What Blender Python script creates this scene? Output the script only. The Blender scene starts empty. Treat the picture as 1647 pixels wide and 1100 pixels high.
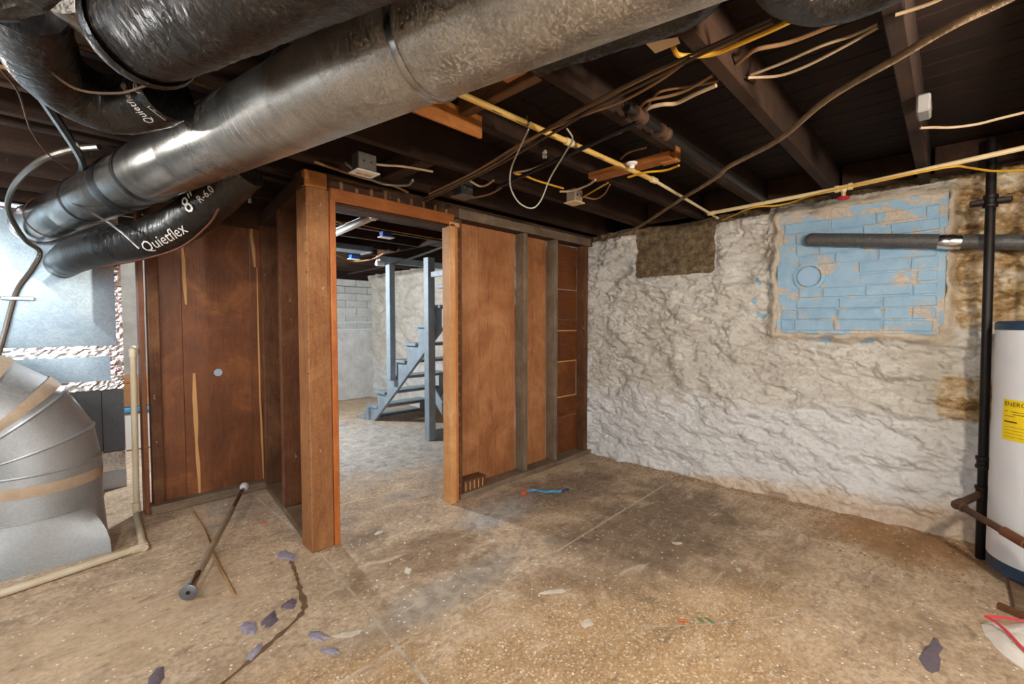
import bpy, bmesh, math, random
from mathutils import Vector, Matrix, noise as mn
R = math.radians
random.seed(7)
scene = bpy.context.scene
col = scene.collection

# ------------------------------------------------------------------ camera
CAM_H = 1.30
F_PX, PITCH, YAW = 725.0, math.atan(29/725.0), R(44.2)
cam_d = bpy.data.cameras.new('camera')
cam_d.sensor_width = 36.0
cam_d.lens = F_PX/1647.0*36.0
cam_d.clip_start = 0.02
cam = bpy.data.objects.new('camera', cam_d)
cam.location = (0, 0, CAM_H)
cam.rotation_euler = (math.pi/2 - PITCH, 0, YAW - math.pi/2)
col.objects.link(cam)
scene.camera = cam

# ------------------------------------------------------------------ view + world
vs = scene.view_settings
vs.view_transform = 'Standard'; vs.look = 'None'; vs.gamma = 1.0
vs.use_curve_mapping = False
vs.exposure = 0.95
w = bpy.data.worlds.new('world'); scene.world = w
w.use_nodes = True
w.node_tree.nodes['Background'].inputs[0].default_value = (0.75, 0.85, 1.0, 1)
w.node_tree.nodes['Background'].inputs[1].default_value = 0.35

# ------------------------------------------------------------------ lights: daylight through the basement windows
def area(name, loc, rot, sx, sy, power, color):
    l = bpy.data.lights.new(name, 'AREA'); l.shape = 'RECTANGLE'
    l.size, l.size_y, l.energy, l.color = sx, sy, power, color
    o = bpy.data.objects.new(name, l); o.location = loc; o.rotation_euler = rot
    col.objects.link(o); return o
area('daylight_window_behind', (-0.9, -2.92, 1.55), (R(90), 0, R(180)), 2.4, 0.9, 215, (0.96, 0.97, 1.0))
area('daylight_window_left', (-2.92, 2.2, 1.55), (R(90), 0, R(90)), 1.6, 0.9, 80, (0.86, 0.93, 1.0))
BULBS = [  # location, watts, colour  (bare bulbs on the joists)
    ((1.45, -0.55, 1.93), 58, (1.0, 0.88, 0.74)),
    ((-0.75, 0.75, 1.93), 42, (1.0, 0.95, 0.88)),
    ((-0.75, 3.05, 1.97), 20, (1.0, 0.98, 0.95)),
    ((1.55, 5.2, 1.97), 120, (0.92, 0.96, 1.0)),
]

# ------------------------------------------------------------------ survey helper: photo pixel + a known plane -> world point
_f = Vector((math.cos(YAW)*math.cos(PITCH), math.sin(YAW)*math.cos(PITCH), -math.sin(PITCH)))
_r = Vector((math.sin(YAW), -math.cos(YAW), 0)); _u = _r.cross(_f)
def P(u, v, x=None, y=None, z=None):
    d = _f + _r*((u-823.5)/F_PX) - _u*((v-550.0)/F_PX)
    if x is not None: t = x/d.x
    elif y is not None: t = y/d.y
    else: t = (z-CAM_H)/d.z
    return Vector((0, 0, CAM_H)) + d*t
def PZ(pts, z): return [P(u, v, z=z) for u, v in pts]

# ------------------------------------------------------------------ materials
def rgb(h, a=1.0):
    h = h.lstrip('#'); c = [int(h[i:i+2], 16)/255 for i in (0, 2, 4)]
    return tuple([(x/12.92 if x <= .04045 else ((x+.055)/1.055)**2.4) for x in c]) + (a,)
class Mat:
    def __init__(s, name, rough=.6, metal=0.0, color='#808080', spec=.5):
        s.m = bpy.data.materials.new(name); s.m.use_nodes = True
        s.nt = s.m.node_tree; s.b = s.nt.nodes['Principled BSDF']
        s.set('Roughness', rough); s.set('Metallic', metal)
        s.set('Base Color', rgb(color) if isinstance(color, str) else color)
        s.set('Specular IOR Level', spec); s._rv = None
    def set(s, k, v):
        if isinstance(v, bpy.types.NodeSocket): s.nt.links.new(v, s.b.inputs[k])
        else: s.b.inputs[k].default_value = v
    def n(s, t, ins=None, **props):
        nd = s.nt.nodes.new(t)
        for k, v in props.items(): setattr(nd, k, v)
        for k, v in (ins or {}).items():
            if isinstance(v, bpy.types.NodeSocket): s.nt.links.new(v, nd.inputs[k])
            else: nd.inputs[k].default_value = v
        return nd
    def co(s, scale=(1, 1, 1), rnd=True, rot=(0, 0, 0)):
        tc = s.n('ShaderNodeTexCoord'); v = tc.outputs['Object']
        if rnd:
            oi = s.n('ShaderNodeObjectInfo')
            m = s.n('ShaderNodeVectorMath', {0: oi.outputs['Random'], 1: (37.1, 53.7, 71.3)}, operation='MULTIPLY')
            v = s.n('ShaderNodeVectorMath', {0: v, 1: m.outputs[0]}, operation='ADD').outputs[0]
        return s.n('ShaderNodeMapping', {'Vector': v, 'Scale': scale, 'Rotation': rot}).outputs[0]
    def noise(s, v, scale=5, detail=4, rough=.55, dist=0.0):
        return s.n('ShaderNodeTexNoise', {'Vector': v, 'Scale': scale, 'Detail': detail, 'Roughness': rough, 'Distortion': dist}).outputs['Fac']
    def voro(s, v, scale=5, out='Distance', feature='F1'):
        return s.n('ShaderNodeTexVoronoi', {'Vector': v, 'Scale': scale}, feature=feature).outputs[out]
    def ramp(s, f, stops):
        nd = s.n('ShaderNodeValToRGB', {'Fac': f}); e = nd.color_ramp.elements
        while len(e) < len(stops): e.new(0.5)
        for i, (p, c) in enumerate(stops):
            e[i].position = p; e[i].color = rgb(c) if isinstance(c, str) else (c, c, c, 1)
        return nd.outputs[0]
    def mix(s, f, a, b, blend='MIX'):
        nd = s.n('ShaderNodeMix', data_type='RGBA', blend_type=blend)
        for i, v in ((0, f), (6, a), (7, b)):
            if isinstance(v, bpy.types.NodeSocket): s.nt.links.new(v, nd.inputs[i])
            else: nd.inputs[i].default_value = rgb(v) if isinstance(v, str) else v
        return nd.outputs[2]
    def math(s, op, a, b=0.0, clamp=False):
        return s.n('ShaderNodeMath', {0: a, 1: b}, operation=op, use_clamp=clamp).outputs[0]
    def bump(s, h, strength=.5, dist=.01):
        s.set('Normal', s.n('ShaderNodeBump', {'Height': h, 'Strength': strength, 'Distance': dist}).outputs[0])
def wood(name, dark, mid, light, axis='z', rough=.72, fleck=None, grain=1.0, spec=.3, blotch=None):
    m = Mat(name, rough, spec=spec)
    a, c = 1.3*grain, 11*grain
    sc = {'x': (a, c, c), 'y': (c, a, c), 'z': (c, c, a)}[axis]
    v = m.co(sc); b = m.noise(v, 1.0, 7, .68, 2.2)
    v2 = m.co(tuple(x*6 for x in sc)); f = m.noise(v2, 1.0, 4, .7)
    v3 = m.co((1, 1, 1)); big = m.noise(v3, 2.2, 5, .65, .8); tiny = m.noise(v3, 130, 3, .7)
    base = m.ramp(b, [(.25, dark), (.45, mid), (.60, mid), (.80, light)])
    base = m.mix(.30, base, m.ramp(f, [(.3, dark), (.7, light)]))
    base = m.mix(m.ramp(tiny, [(.42, .30), (.56, 0.0)]), base, dark)
    base = m.mix(m.ramp(big, [(.34, .60), (.56, 0.0)]), base, dark)
    base = m.mix(m.ramp(big, [(.56, 0.0), (.72, .55)]), base, blotch or light)
    if fleck:
        fl = m.noise(m.co((30, 30, 11)), 1.0, 4, .75)
        base = m.mix(m.ramp(fl, [(.67, 0.0), (.71, .75)]), base, fleck)
    base = m.n('ShaderNodeHueSaturation', {'Saturation': 1.0, 'Value': 1.14, 'Color': base}).outputs[0]
    m.set('Base Color', base); m.bump(m.math('ADD', f, m.math('MULTIPLY', tiny, .4)), .4, .004)
    return m.m
W_PANEL_DK = wood('dark panel wood', '#4a2512', '#774522', '#955d34', 'z', .5, spec=.4, grain=.8, blotch='#a86c38')
W_PANEL_OR = wood('orange panel wood', '#6f3d1c', '#ab7146', '#c8946a', 'z', .62, grain=.9)
W_POST = wood('aged brown post wood', '#5e381e', '#96643c', '#b38256', 'z', .7, fleck='#b89f80')
W_STUD_GREY = wood('grey weathered stud wood', '#4a3c2e', '#7b6a56', '#978a78', 'z', .8, fleck='#a8a096')
W_STUD_BR = wood('dirty brown stud wood', '#33190c', '#67422a', '#86603f', 'z', .75, fleck='#b7a088')
W_PLATE = wood('dirty sole plate wood', '#4b3a2c', '#7d6a57', '#9a8b7a', 'x', .85)
W_PLATE_Y = wood('dirty sole plate wood along wall', '#43301f', '#6f5842', '#8c7a66', 'y', .85)
W_TOP = wood('sooty top plate wood', '#1c120b', '#47301f', '#6a4a30', 'x', .8, fleck='#8c7a64')
W_TOP_Y = wood('sooty top plate wood along jog', '#1c120b', '#43301f', '#5c4029', 'y', .8, fleck='#8c7a64')
W_JAMB_OR = wood('varnished orange jamb wood', '#8a4417', '#b9682c', '#d0874a', 'z', .45, spec=.5)
W_JAMB_OR_X = wood('varnished orange header wood', '#6f3814', '#9c5a2b', '#b6763f', 'x', .5)
W_NEW = wood('pale new pine', '#b07440', '#d3a06a', '#e6c096', 'z', .6)
W_NEW_OR = wood('orange pine', '#9a5a2a', '#c07c42', '#d89a60', 'z', .6)
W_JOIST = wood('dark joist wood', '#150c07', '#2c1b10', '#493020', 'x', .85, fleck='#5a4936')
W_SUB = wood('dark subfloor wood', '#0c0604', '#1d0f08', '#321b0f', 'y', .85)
W_BLOCK = wood('orange blocking wood', '#7a4419', '#a8682f', '#c48a4a', 'x', .65)
W_BLOCK_DK = wood('brown blocking wood', '#3a2413', '#5a3d25', '#7a5636', 'y', .75)
W_BLOCK_Y = wood('orange blocking wood across', '#7a4419', '#a8682f', '#c48a4a', 'y', .65)
W_STICK = wood('thin stick wood', '#7a5a38', '#a27f56', '#bf9d74', 'y', .7)
W_GREYPAINT = Mat('blue grey stair paint', .55)
_v = W_GREYPAINT.co((3, 3, 3)); W_GREYPAINT.set('Base Color', W_GREYPAINT.ramp(W_GREYPAINT.noise(_v, 2, 6, .7), [(.3, '#76838c'), (.55, '#8796a0'), (.8, '#9aa7ae')]))
W_GREYPAINT = W_GREYPAINT.m

def concrete():
    m = Mat('stained concrete', .82, spec=.3)
    v = m.co((1, 1, 1), rnd=False)
    sep = m.n('ShaderNodeSeparateXYZ', {0: v}); x, y = sep.outputs[0], sep.outputs[1]
    big = m.noise(v, .9, 5, .6, .6); mid = m.noise(v, 4.0, 6, .65, .4); fine = m.noise(v, 40, 5, .7)
    mot = m.noise(v, 11, 7, .72, .8)
    base = m.ramp(m.math('ADD', m.math('MULTIPLY', mid, .55), m.math('MULTIPLY', mot, .45)), [(.32, '#85725e'), (.45, '#a99278'), (.55, '#bba387'), (.68, '#d0bb9f')])
    base = m.mix(m.ramp(fine, [(.38, .55), (.56, 0.0)]), base, '#6e5f4e')
    # brown ground-in dirt: the slab by the stone wall, the slab in front of the doorway
    def blob(cx, cy, rx, ry, soft=.35):
        dx = m.math('DIVIDE', m.math('SUBTRACT', x, cx), rx); dy = m.math('DIVIDE', m.math('SUBTRACT', y, cy), ry)
        d = m.math('SQRT', m.math('ADD', m.math('MULTIPLY', dx, dx), m.math('MULTIPLY', dy, dy)))
        d = m.math('ADD', d, m.math('MULTIPLY', m.math('SUBTRACT', mid, .5), 1.3))
        d = m.math('ADD', d, m.math('MULTIPLY', m.math('SUBTRACT', big, .5), 1.0))
        return m.ramp(d, [(max(0, .75-soft), 1.0), (.75+soft*.4, 0.0)])
    def sc(f, k): return m.math('MULTIPLY', f, k)
    # exposed aggregate: sandy orange with pale and dark grains
    grain = m.voro(v, 135, 'Color'); gs = m.n('ShaderNodeSeparateColor', {0: grain}).outputs[0]
    agg = m.ramp(gs, [(.0, '#5d4830'), (.25, '#8f7350'), (.5, '#ab8a60'), (.80, '#ad8f68'), (.90, '#d6c5a8'), (1.0, '#f4ede0')])
    agg = m.mix(.45, agg, m.ramp(mid, [(.3, '#94724a'), (.7, '#c49d6c')]))
    am = m.math('MAXIMUM', blob(1.35, 0.75, 1.5, .95), blob(.55, 1.35, .75, .6))
    base = m.mix(sc(am, .80), base, agg)
    dk = m.math('MAXIMUM', blob(2.7, 1.35, 1.15, .75), blob(2.75, 2.15, .9, .42))
    base = m.mix(sc(dk, .82), base, m.ramp(mot, [(.35, '#5c4c3e'), (.65, '#85725e')]))
    base = m.mix(sc(blob(1.45, 1.72, .85, .17), .75), base, m.ramp(mot, [(.35, '#6f675e'), (.6, '#a09587')]))
    base = m.mix(sc(blob(1.5, 2.12, .55, .36), .70), base, m.ramp(mot, [(.35, '#5b442e'), (.65, '#8a6d4e')]))
    base = m.mix(sc(blob(1.30, 2.5, .22, .2), .6), base, '#594633')
    # paler, cooler grey in the stair room and beside the doorway
    base = m.mix(sc(m.math('MAXIMUM', blob(2.2, 4.6, 1.9, 2.2), blob(2.15, 2.2, .45, .28)), .88), base, m.ramp(mot, [(.35, '#7f7b75'), (.65, '#b0ada7')]))
    # left side: dusty tan, orange-brown by the stone wall
    base = m.mix(sc(blob(3.55, 0.15, .5, .75), .75), base, m.ramp(mid, [(.3, '#6d4620'), (.7, '#a2733c')]))
    base = m.mix(sc(blob(.2, 2.5, .8, .5), .5), base, m.ramp(mid, [(.3, '#a48a6c'), (.7, '#cdb495')]))
    # white paint specks
    sp = m.voro(v, 34, 'Distance'); ss = m.math('LESS_THAN', sp, .17)
    sel = m.math('GREATER_THAN', m.n('ShaderNodeSeparateColor', {0: m.voro(v, 34, 'Color')}).outputs[1], .62)
    base = m.mix(m.math('MULTIPLY', m.math('MULTIPLY', ss, sel), .8), base, '#e6ddcf')
    # dark scuffs
    scf = m.noise(m.co((1.0, 3.2, 1), rnd=False, rot=(0, 0, R(35))), 5.0, 5, .7, .5)
    base = m.mix(m.ramp(scf, [(.58, 0.0), (.68, .5)]), base, '#54463a')
    pale = m.noise(m.co((1.0, 3.0, 1), rnd=False, rot=(0, 0, R(-30))), 3.3, 7, .75, .7)
    base = m.mix(m.ramp(pale, [(.56, 0.0), (.68, .55)]), base, '#cbbca6')
    base = m.n('ShaderNodeHueSaturation', {'Saturation': .97, 'Value': 1.22, 'Color': base}).outputs[0]
    m.set('Base Color', base)
    h = m.math('ADD', m.math('MULTIPLY', mid, .6), m.math('MULTIPLY', gs, m.math('MULTIPLY', am, .35)))
    h = m.math('ADD', h, m.math('MULTIPLY', fine, .2)); m.bump(h, .45, .008)
    m.set('Roughness', m.ramp(big, [(.3, .68), (.7, .9)]))
    return m.m
CONC = concrete()
def simple(name, color, rough=.6, metal=0.0, var=None, vs_=6, bump=0.0, spec=.5, bs=30):
    m = Mat(name, rough, metal, color, spec)
    if var:
        v = m.co((1, 1, 1)); m.set('Base Color', m.ramp(m.noise(v, vs_, 5, .65), [(.3, color), (.7, var)]))
    if bump:
        v = m.co((1, 1, 1)); m.bump(m.noise(v, bs, 5, .65), bump, .01)
    return m.m
GROUT = simple('pale joint mortar', '#d9ccb8', .9, var='#9c8a72', vs_=13, bump=.3)
CRACK = simple('dark crack dirt', '#5c452e', .95, var='#7a6042', vs_=20)

def stone_wall_mat():
    m = Mat('painted rubble stone', .85, spec=.25)
    v = m.co((1, 1, 1), rnd=False)
    at = m.n('ShaderNodeAttribute', attribute_name='zones').outputs['Color']
    s3 = m.n('ShaderNodeSeparateColor', {0: at})
    n1 = m.noise(v, 3.0, 6, .65, .5); n2 = m.noise(v, 16, 6, .7, .3); n3 = m.noise(v, 70, 4, .7)
    base = m.ramp(n1, [(.3, '#bdb5a8'), (.5, '#cbc5ba'), (.7, '#d6d1c8')])
    sz = m.n('ShaderNodeSeparateXYZ', {0: v}).outputs[2]
    low = m.ramp(m.math('ADD', sz, m.math('MULTIPLY', m.math('SUBTRACT', n1, .5), .9)), [(.62, 1.0), (.72, 0.0)])
    base = m.mix(m.math('MULTIPLY', low, .8), base, '#d9d9d8')
    base = m.mix(m.ramp(n2, [(.26, .5), (.40, 0.0)]), base, '#a89d8c')
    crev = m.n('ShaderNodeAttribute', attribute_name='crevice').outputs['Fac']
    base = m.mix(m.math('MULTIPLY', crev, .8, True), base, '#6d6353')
    def edge(f, lo=.40, hi=.52):
        return m.ramp(m.math('ADD', f, m.math('MULTIPLY', m.math('SUBTRACT', n2, .5), .7)), [(lo, 0.0), (hi, 1.0)])
    rock = m.ramp(m.noise(m.co((6, 6, 11), rnd=False), 1.0, 8, .72, .15), [(.30, '#4a3826'), (.40, '#86683f'), (.48, '#ad8f68'), (.56, '#c4b191'), (.66, '#d3c8b6')])
    base = m.mix(edge(s3.outputs[1]), base, rock)
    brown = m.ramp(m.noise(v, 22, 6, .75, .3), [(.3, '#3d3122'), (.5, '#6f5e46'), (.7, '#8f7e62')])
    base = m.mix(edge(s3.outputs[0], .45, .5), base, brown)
    base = m.mix(edge(s3.outputs[2], .46, .54), base, '#93b0c4')
    orange = m.n('ShaderNodeAttribute', attribute_name='damp').outputs['Fac']
    base = m.mix(m.math('MULTIPLY', m.ramp(m.math('ADD', orange, m.math('MULTIPLY', m.math('SUBTRACT', n1, .5), 1.1)), [(.45, 0.0), (.75, 1.0)]), .6), base, m.ramp(n2, [(.35, '#a8763a'), (.6, '#d0b48c')]))
    rg = m.n('ShaderNodeAttribute', attribute_name='ring').outputs['Fac']
    base = m.mix(m.math('MULTIPLY', m.ramp(m.math('ADD', rg, m.math('MULTIPLY', m.math('SUBTRACT', n2, .5), .8)), [(.35, 0.0), (.7, 1.0)]), .75), base, m.ramp(n2, [(.35, '#a8957c'), (.6, '#c9b9a2')]))
    m.set('Base Color', base)
    cl = m.noise(m.co((13, 13, 26), rnd=False, rot=(R(38), 0, 0)), 1.0, 6, .62, 1.3)
    m.bump(m.math('ADD', m.math('ADD', m.math('MULTIPLY', n2, .5), m.math('MULTIPLY', n3, .22)), m.math('MULTIPLY', m.math('ABSOLUTE', m.math('SUBTRACT', cl, .5)), .7)), .8, .014)
    return m.m
STONE = stone_wall_mat()
def blue_brick(name, lo, hi):
    m = Mat(name, .75, spec=.25)
    v = m.co((1, 1, 1), rnd=False); n1 = m.noise(v, 9, 5, .65, .6); n2 = m.noise(v, 50, 4, .7)
    b = m.ramp(n1, [(.3, '#87a8bf'), (.6, '#97b5c9'), (.8, '#a5bfce')])
    w_ = m.noise(m.co((1, 3.2, 5.5), rnd=False), 1.5, 6, .62, .8)
    b = m.mix(m.ramp(w_, [(lo, 0.0), (hi, .9)]), b, m.ramp(n2, [(.4, '#b3a18b'), (.6, '#c9b7a0')]))
    m.set('Base Color', b); m.bump(m.math('ADD', n1, m.math('MULTIPLY', n2, .5)), .6, .010); return m.m
BLUEBRICK = blue_brick('blue painted brick', .57, .60)
BLUEBED = blue_brick('blue smeared mortar', .49, .54)
BLUECAP = simple('blue painted cap', '#8aaac4', .55, var='#98b4ca')
WHITEBLOCK = simple('white painted block', '#c9cac6', .8, var='#a9aaa4', vs_=5, bump=.5, spec=.25)
WHITEPLASTER = simple('white rough plaster', '#d3d5d4', .85, var='#b4b3ae', vs_=7, bump=.9, spec=.25, bs=26)
CREAM = simple('cream painted board', '#cfc6ad', .75, var='#c0b597')
OUTERWALL = simple('plain grey white basement wall', '#b4afa6', .9, var='#9a948a', bump=.5)

def galv(name, c1, c2, c3, rough=.32, dust=None, sc_=55, metal=1.0, lines=False):
    m = Mat(name, rough, metal)
    v = m.co((1, 1, 1)); sp = m.n('ShaderNodeSeparateColor', {0: m.voro(v, sc_, 'Color')}).outputs[0]
    n1 = m.noise(v, 5, 5, .65)
    b = m.ramp(m.math('ADD', m.math('MULTIPLY', sp, .22), m.math('MULTIPLY', n1, .78)), [(.2, c1), (.5, c2), (.8, c3)])
    m.set('Roughness', m.math('ADD', rough-.03, m.math('MULTIPLY', n1, .08)))
    if dust:
        n2 = m.noise(v, 170, 4, .8); n3 = m.noise(v, 3.2, 5, .7, .6)
        dm = m.math('MULTIPLY', m.ramp(n2, [(.45, 0.0), (.62, 1.0)]), m.ramp(n3, [(.36, .15), (.6, .75)]))
        b = m.mix(dm, b, dust)
        m.set('Metallic', m.math('SUBTRACT', metal, m.math('MULTIPLY', dm, .75)))
        m.set('Roughness', m.math('ADD', rough-.05, m.math('MULTIPLY', dm, .4)))
    m.set('Base Color', b); m.bump(n1, .12, .01)
    return m.m
def duct_metal():
    m = Mat('dusty galvanized duct', .3, 1.0)
    v = m.co((1, 1, 1), rnd=False); ax = m.n('ShaderNodeMapping', {'Vector': m.co((1, 1, 1), rnd=False, rot=(0, 0, R(-11))), 'Scale': (3, 150, 3)}).outputs[0]
    al = m.n('ShaderNodeSeparateXYZ', {0: m.co((1, 1, 1), rnd=False, rot=(0, 0, R(-11)))}).outputs[1]
    n1 = m.noise(v, 7, 6, .7, .5); fine = m.noise(v, 125, 5, .85); big = m.noise(v, 3.5, 5, .7, .6)
    b = m.ramp(n1, [(.3, '#7f7d7a'), (.5, '#a3a19d'), (.7, '#bdbab5')])
    near = m.ramp(m.math('ADD', al, m.math('MULTIPLY', m.math('SUBTRACT', big, .5), .9)), [(0.0, 1.0), (1.0, .12)])
    near = m.ramp(m.n('ShaderNodeMapRange', {'Value': al, 'From Min': .9, 'From Max': 2.0, 'To Min': 1.0, 'To Max': 0.0}).outputs[0], [(0.0, .06), (1.0, .95)])
    dm = m.math('MULTIPLY', m.ramp(fine, [(.46, 0.0), (.55, 1.0)]), m.math('MULTIPLY', near, m.ramp(big, [(.35, .35), (.6, 1.0)])))
    b = m.mix(dm, b, m.ramp(m.noise(v, 160, 3, .7), [(.4, '#8a7a64'), (.6, '#c4b8a6')]))
    sc = m.noise(ax, 1.0, 4, .6)
    zone = m.ramp(m.n('ShaderNodeMapRange', {'Value': al, 'From Min': 1.2, 'From Max': 2.4}).outputs[0], [(0.0, 0.0), (.2, 1.0), (.7, .8), (1.0, 0.0)])
    sm = m.math('MULTIPLY', m.math('MULTIPLY', m.ramp(sc, [(.58, 0.0), (.63, 1.0)]), zone), m.ramp(m.noise(v, 14, 5, .8), [(.42, 0.0), (.6, .9)]))
    b = m.mix(sm, b, '#e2e0dc')
    rust = m.ramp(m.noise(v, 26, 5, .7), [(.70, 0.0), (.74, .8)])
    b = m.mix(m.math('MULTIPLY', rust, near), b, '#7a5a3a')
    m.set('Base Color', b)
    m.set('Metallic', m.math('SUBTRACT', 1.0, m.math('MULTIPLY', m.math('MAXIMUM', dm, sm), .7)))
    m.set('Roughness', m.math('ADD', .24, m.math('ADD', m.math('MULTIPLY', dm, .35), m.math('MULTIPLY', near, .14))))
    m.bump(n1, .10, .01); return m.m
GALV_DUCT = duct_metal()
GALV_PLENUM = galv('bright galvanized plenum', '#7f909d', '#94a5b0', '#a9b8c1', .34, None, 90)
GALV_BOOT = galv('dull galvanized boot', '#989ea3', '#aab0b4', '#b8bdc0', .5, '#a69c90', 130, .7)
STEEL = galv('plain bright steel', '#9a9a9a', '#b4b4b4', '#cccccc', .25, None, 30)
GREYCAB = simple('dark grey furnace enamel', '#4a4d50', .45, var='#565a5e', vs_=40)
FOIL = (lambda m: (m.set('Base Color', m.mix(m.ramp(m.noise(m.co((2, 2, 55)), 1, 2), [(.62, 0.0), (.64, .7)]), '#e6e8ec', '#8a3850')), m.bump(m.noise(m.co((1, 1, 1)), 22, 3, .6, .6), .35, .010), m.m)[-1])(Mat('crinkled foil tape', .2, 1.0))
MASTIC = simple('beige duct tape band', '#b7a28a', .75, var='#a18b74', vs_=12, bump=.3)
def black_plastic():
    m = Mat('black wrinkled plastic', .3, 0, '#0e0d0d', .6)
    v = m.co((1, 1, 1)); n1 = m.noise(m.co((46, 46, 10), rot=(R(35), R(40), 0)), 1.0, 5, .55, .5); n2 = m.noise(v, 95, 4, .8); n3 = m.noise(v, 4, 4, .6)
    b = m.mix(m.math('MULTIPLY', m.ramp(n2, [(.52, 0.0), (.66, .6)]), m.ramp(n3, [(.42, .1), (.62, 1.0)])), '#0c0b0b', '#6a543e')
    m.set('Base Color', b); m.bump(n1, .55, .010); m.set('Roughness', m.ramp(n3, [(.35, .22), (.65, .42)])); return m.m
BLACKPL = black_plastic()
BLACKSTRAP = simple('black plastic strap', '#141214', .3)
PRINT = simple('pale grey print', '#d6d0ca', .6)
PRINT_BK = simple('black print', '#15130c', .7)
IRON = simple('black iron pipe', '#1d1a19', .5, .6, var='#2c2624', bump=.2)
RUSTY = simple('rusty brown pipe', '#4f3d33', .6, .5, var='#6b4b36', vs_=14, bump=.3)
PVC = simple('aged cream pvc', '#d2c6ad', .45, var='#bfae90', vs_=7)
CPVC = simple('yellowed cpvc', '#c79a45', .45, var='#d8b76a', vs_=7)
CPVC_P = simple('pale cream cpvc', '#cdb384', .5, var='#dcc79d', vs_=7)
NM_WHITE = simple('dusty white cable jacket', '#a88c6b', .65, var='#c2ab8c', vs_=9)
NM_YEL = simple('yellow cable jacket', '#b98512', .55, var='#d0a02a', vs_=9)
NM_DARK = simple('dirty brown cable jacket', '#3f2d1d', .75, var='#5a432d', vs_=9)
NM_TAN = simple('tan cable jacket', '#7a5634', .7, var='#94704a', vs_=9)
FABRIC = simple('old fabric covered cable', '#5f4b36', .9, var='#917a5c', vs_=12, bump=.6)
THIN_W = simple('thin grey white wire', '#a7a092', .5)
BX = simple('steel spiral conduit', '#8d857b', .35, .9)
RED = simple('red valve handle', '#b01f28', .4)
FOAM = (lambda m: (m.set('Base Color', m.ramp(m.noise(m.co((1, 1, 1)), 60, 3, .7), [(.4, '#454443'), (.7, '#5c5a58')])), m.bump(m.noise(m.co((1, 1, 1)), 45, 3), .5, .008), m.m)[-1])(Mat('grey foam pipe cover', .5, spec=.6))
ENAMEL = simple('white heater enamel', '#d8dade', .28, var='#cfd2d8')
BLUERIM = simple('dark blue heater rim', '#1b3047', .4, var='#284660')
YELLOW = simple('yellow paper label', '#e8c914', .6)
BOXGREY = simple('grey steel electrical box', '#5c5751', .5, .7, var='#77716a', vs_=20)
BOXDK = simple('dark steel electrical box', '#39383a', .5, .6, var='#4a4a4c', vs_=20)
BOXTAN = simple('tan old electrical box', '#8b7a60', .6, .2, var='#a08f76', vs_=20)
WHITEPL = simple('white plastic', '#d9d6d0', .45)
IVORY = simple('tan outlet face', '#b4925e', .5)
BLUEPL = simple('bright blue plastic', '#1453b8', .4)
PAPER = simple('pale cardboard tag', '#c2a88a', .8)
SCRAP = simple('purple grey scrap', '#857d8c', .8, var='#a39ba8', vs_=30, bump=.5)
SCRAP_DK = simple('dark scrap', '#5d525a', .8, var='#766a74', vs_=30, bump=.5)
CHIP = simple('white paint chip', '#d8d0c2', .8, var='#bdb09c', vs_=15)
DEBRIS = simple('crumbled mortar', '#a58560', .95, var='#6f4e2d', vs_=40)
ORANGE = simple('orange plastic', '#d8622a', .45); CYAN = simple('blue plastic wrapper', '#2a74b8', .35, var='#58b4d0', vs_=45)
DKBLUE = simple('dark blue plastic', '#243a78', .4)
GREENST = simple('green chalk', '#5f8058', .9)
BAG = (lambda m: (m.bump(m.noise(m.co((1, 1, 1)), 28, 5, .6, 1), .6, .012), m.m)[-1])(Mat('white plastic bag', .4, 0, '#e4ded6'))
BAG_RED = simple('red drawstring', '#d5414a', .45)
CARD = simple('brown cardboard', '#a9794c', .8, var='#8f6239')
CERAMIC = simple('white porcelain', '#dedbd5', .25)
TARN = simple('tarnished chrome', '#8a7a66', .4, .2, var='#a08f78', vs_=9)
CHROME = simple('chrome', '#b9bec4', .15, 1.0)
PUTTY = simple('pale splinter wood', '#c99a60', .7)
LTPATCH = simple('pale blue paint patch', '#a9bac8', .6)
GLOW = Mat('lit bulb glass', .3); GLOW.set('Emission Color', (1, .9, .75, 1)); GLOW.set('Emission Strength', 12.0); GLOW = GLOW.m
SKYPANE = Mat('bright window pane', .1); SKYPANE.set('Emission Color', (.85, .93, 1, 1)); SKYPANE.set('Emission Strength', 2.0); SKYPANE = SKYPANE.m

# ------------------------------------------------------------------ object helpers
def link(name, me, mat, parent=None):
    o = bpy.data.objects.new(name, me); col.objects.link(o)
    if mat is not None and not me.materials: me.materials.append(mat)
    if parent is not None:
        o.parent = parent
        o.matrix_parent_inverse = root_inv(parent)
    return o
def root_inv(p):   # parts are modelled in room coordinates
    return Matrix.Translation(-p.location) if p.type == 'EMPTY' else Matrix.Identity(4)
def thing(name, loc, label, cat, group=None):
    o = bpy.data.objects.new(name, None); o.location = loc; o.empty_display_size = .1; col.objects.link(o)
    return tag(o, label, cat, group)
def tag(o, label=None, cat=None, group=None, kind=None):
    if label: o['label'] = label
    if cat: o['category'] = cat
    if group: o['group'] = group
    if kind: o['kind'] = kind
    return o
def sroot(name, label=None):
    o = bpy.data.objects.new(name, None); o.empty_display_size = .1; col.objects.link(o); o['kind'] = 'structure'
    if label: o['label'] = label
    return o
def mesh(name, verts, faces, mat, parent=None, smooth=False):
    me = bpy.data.meshes.new(name); me.from_pydata([tuple(v) for v in verts], [], faces); me.update()
    if smooth:
        me.polygons.foreach_set('use_smooth', [True]*len(me.polygons))
        try: me.set_sharp_from_angle(angle=R(42))
        except Exception: pass
    return link(name, me, mat, parent)
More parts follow.
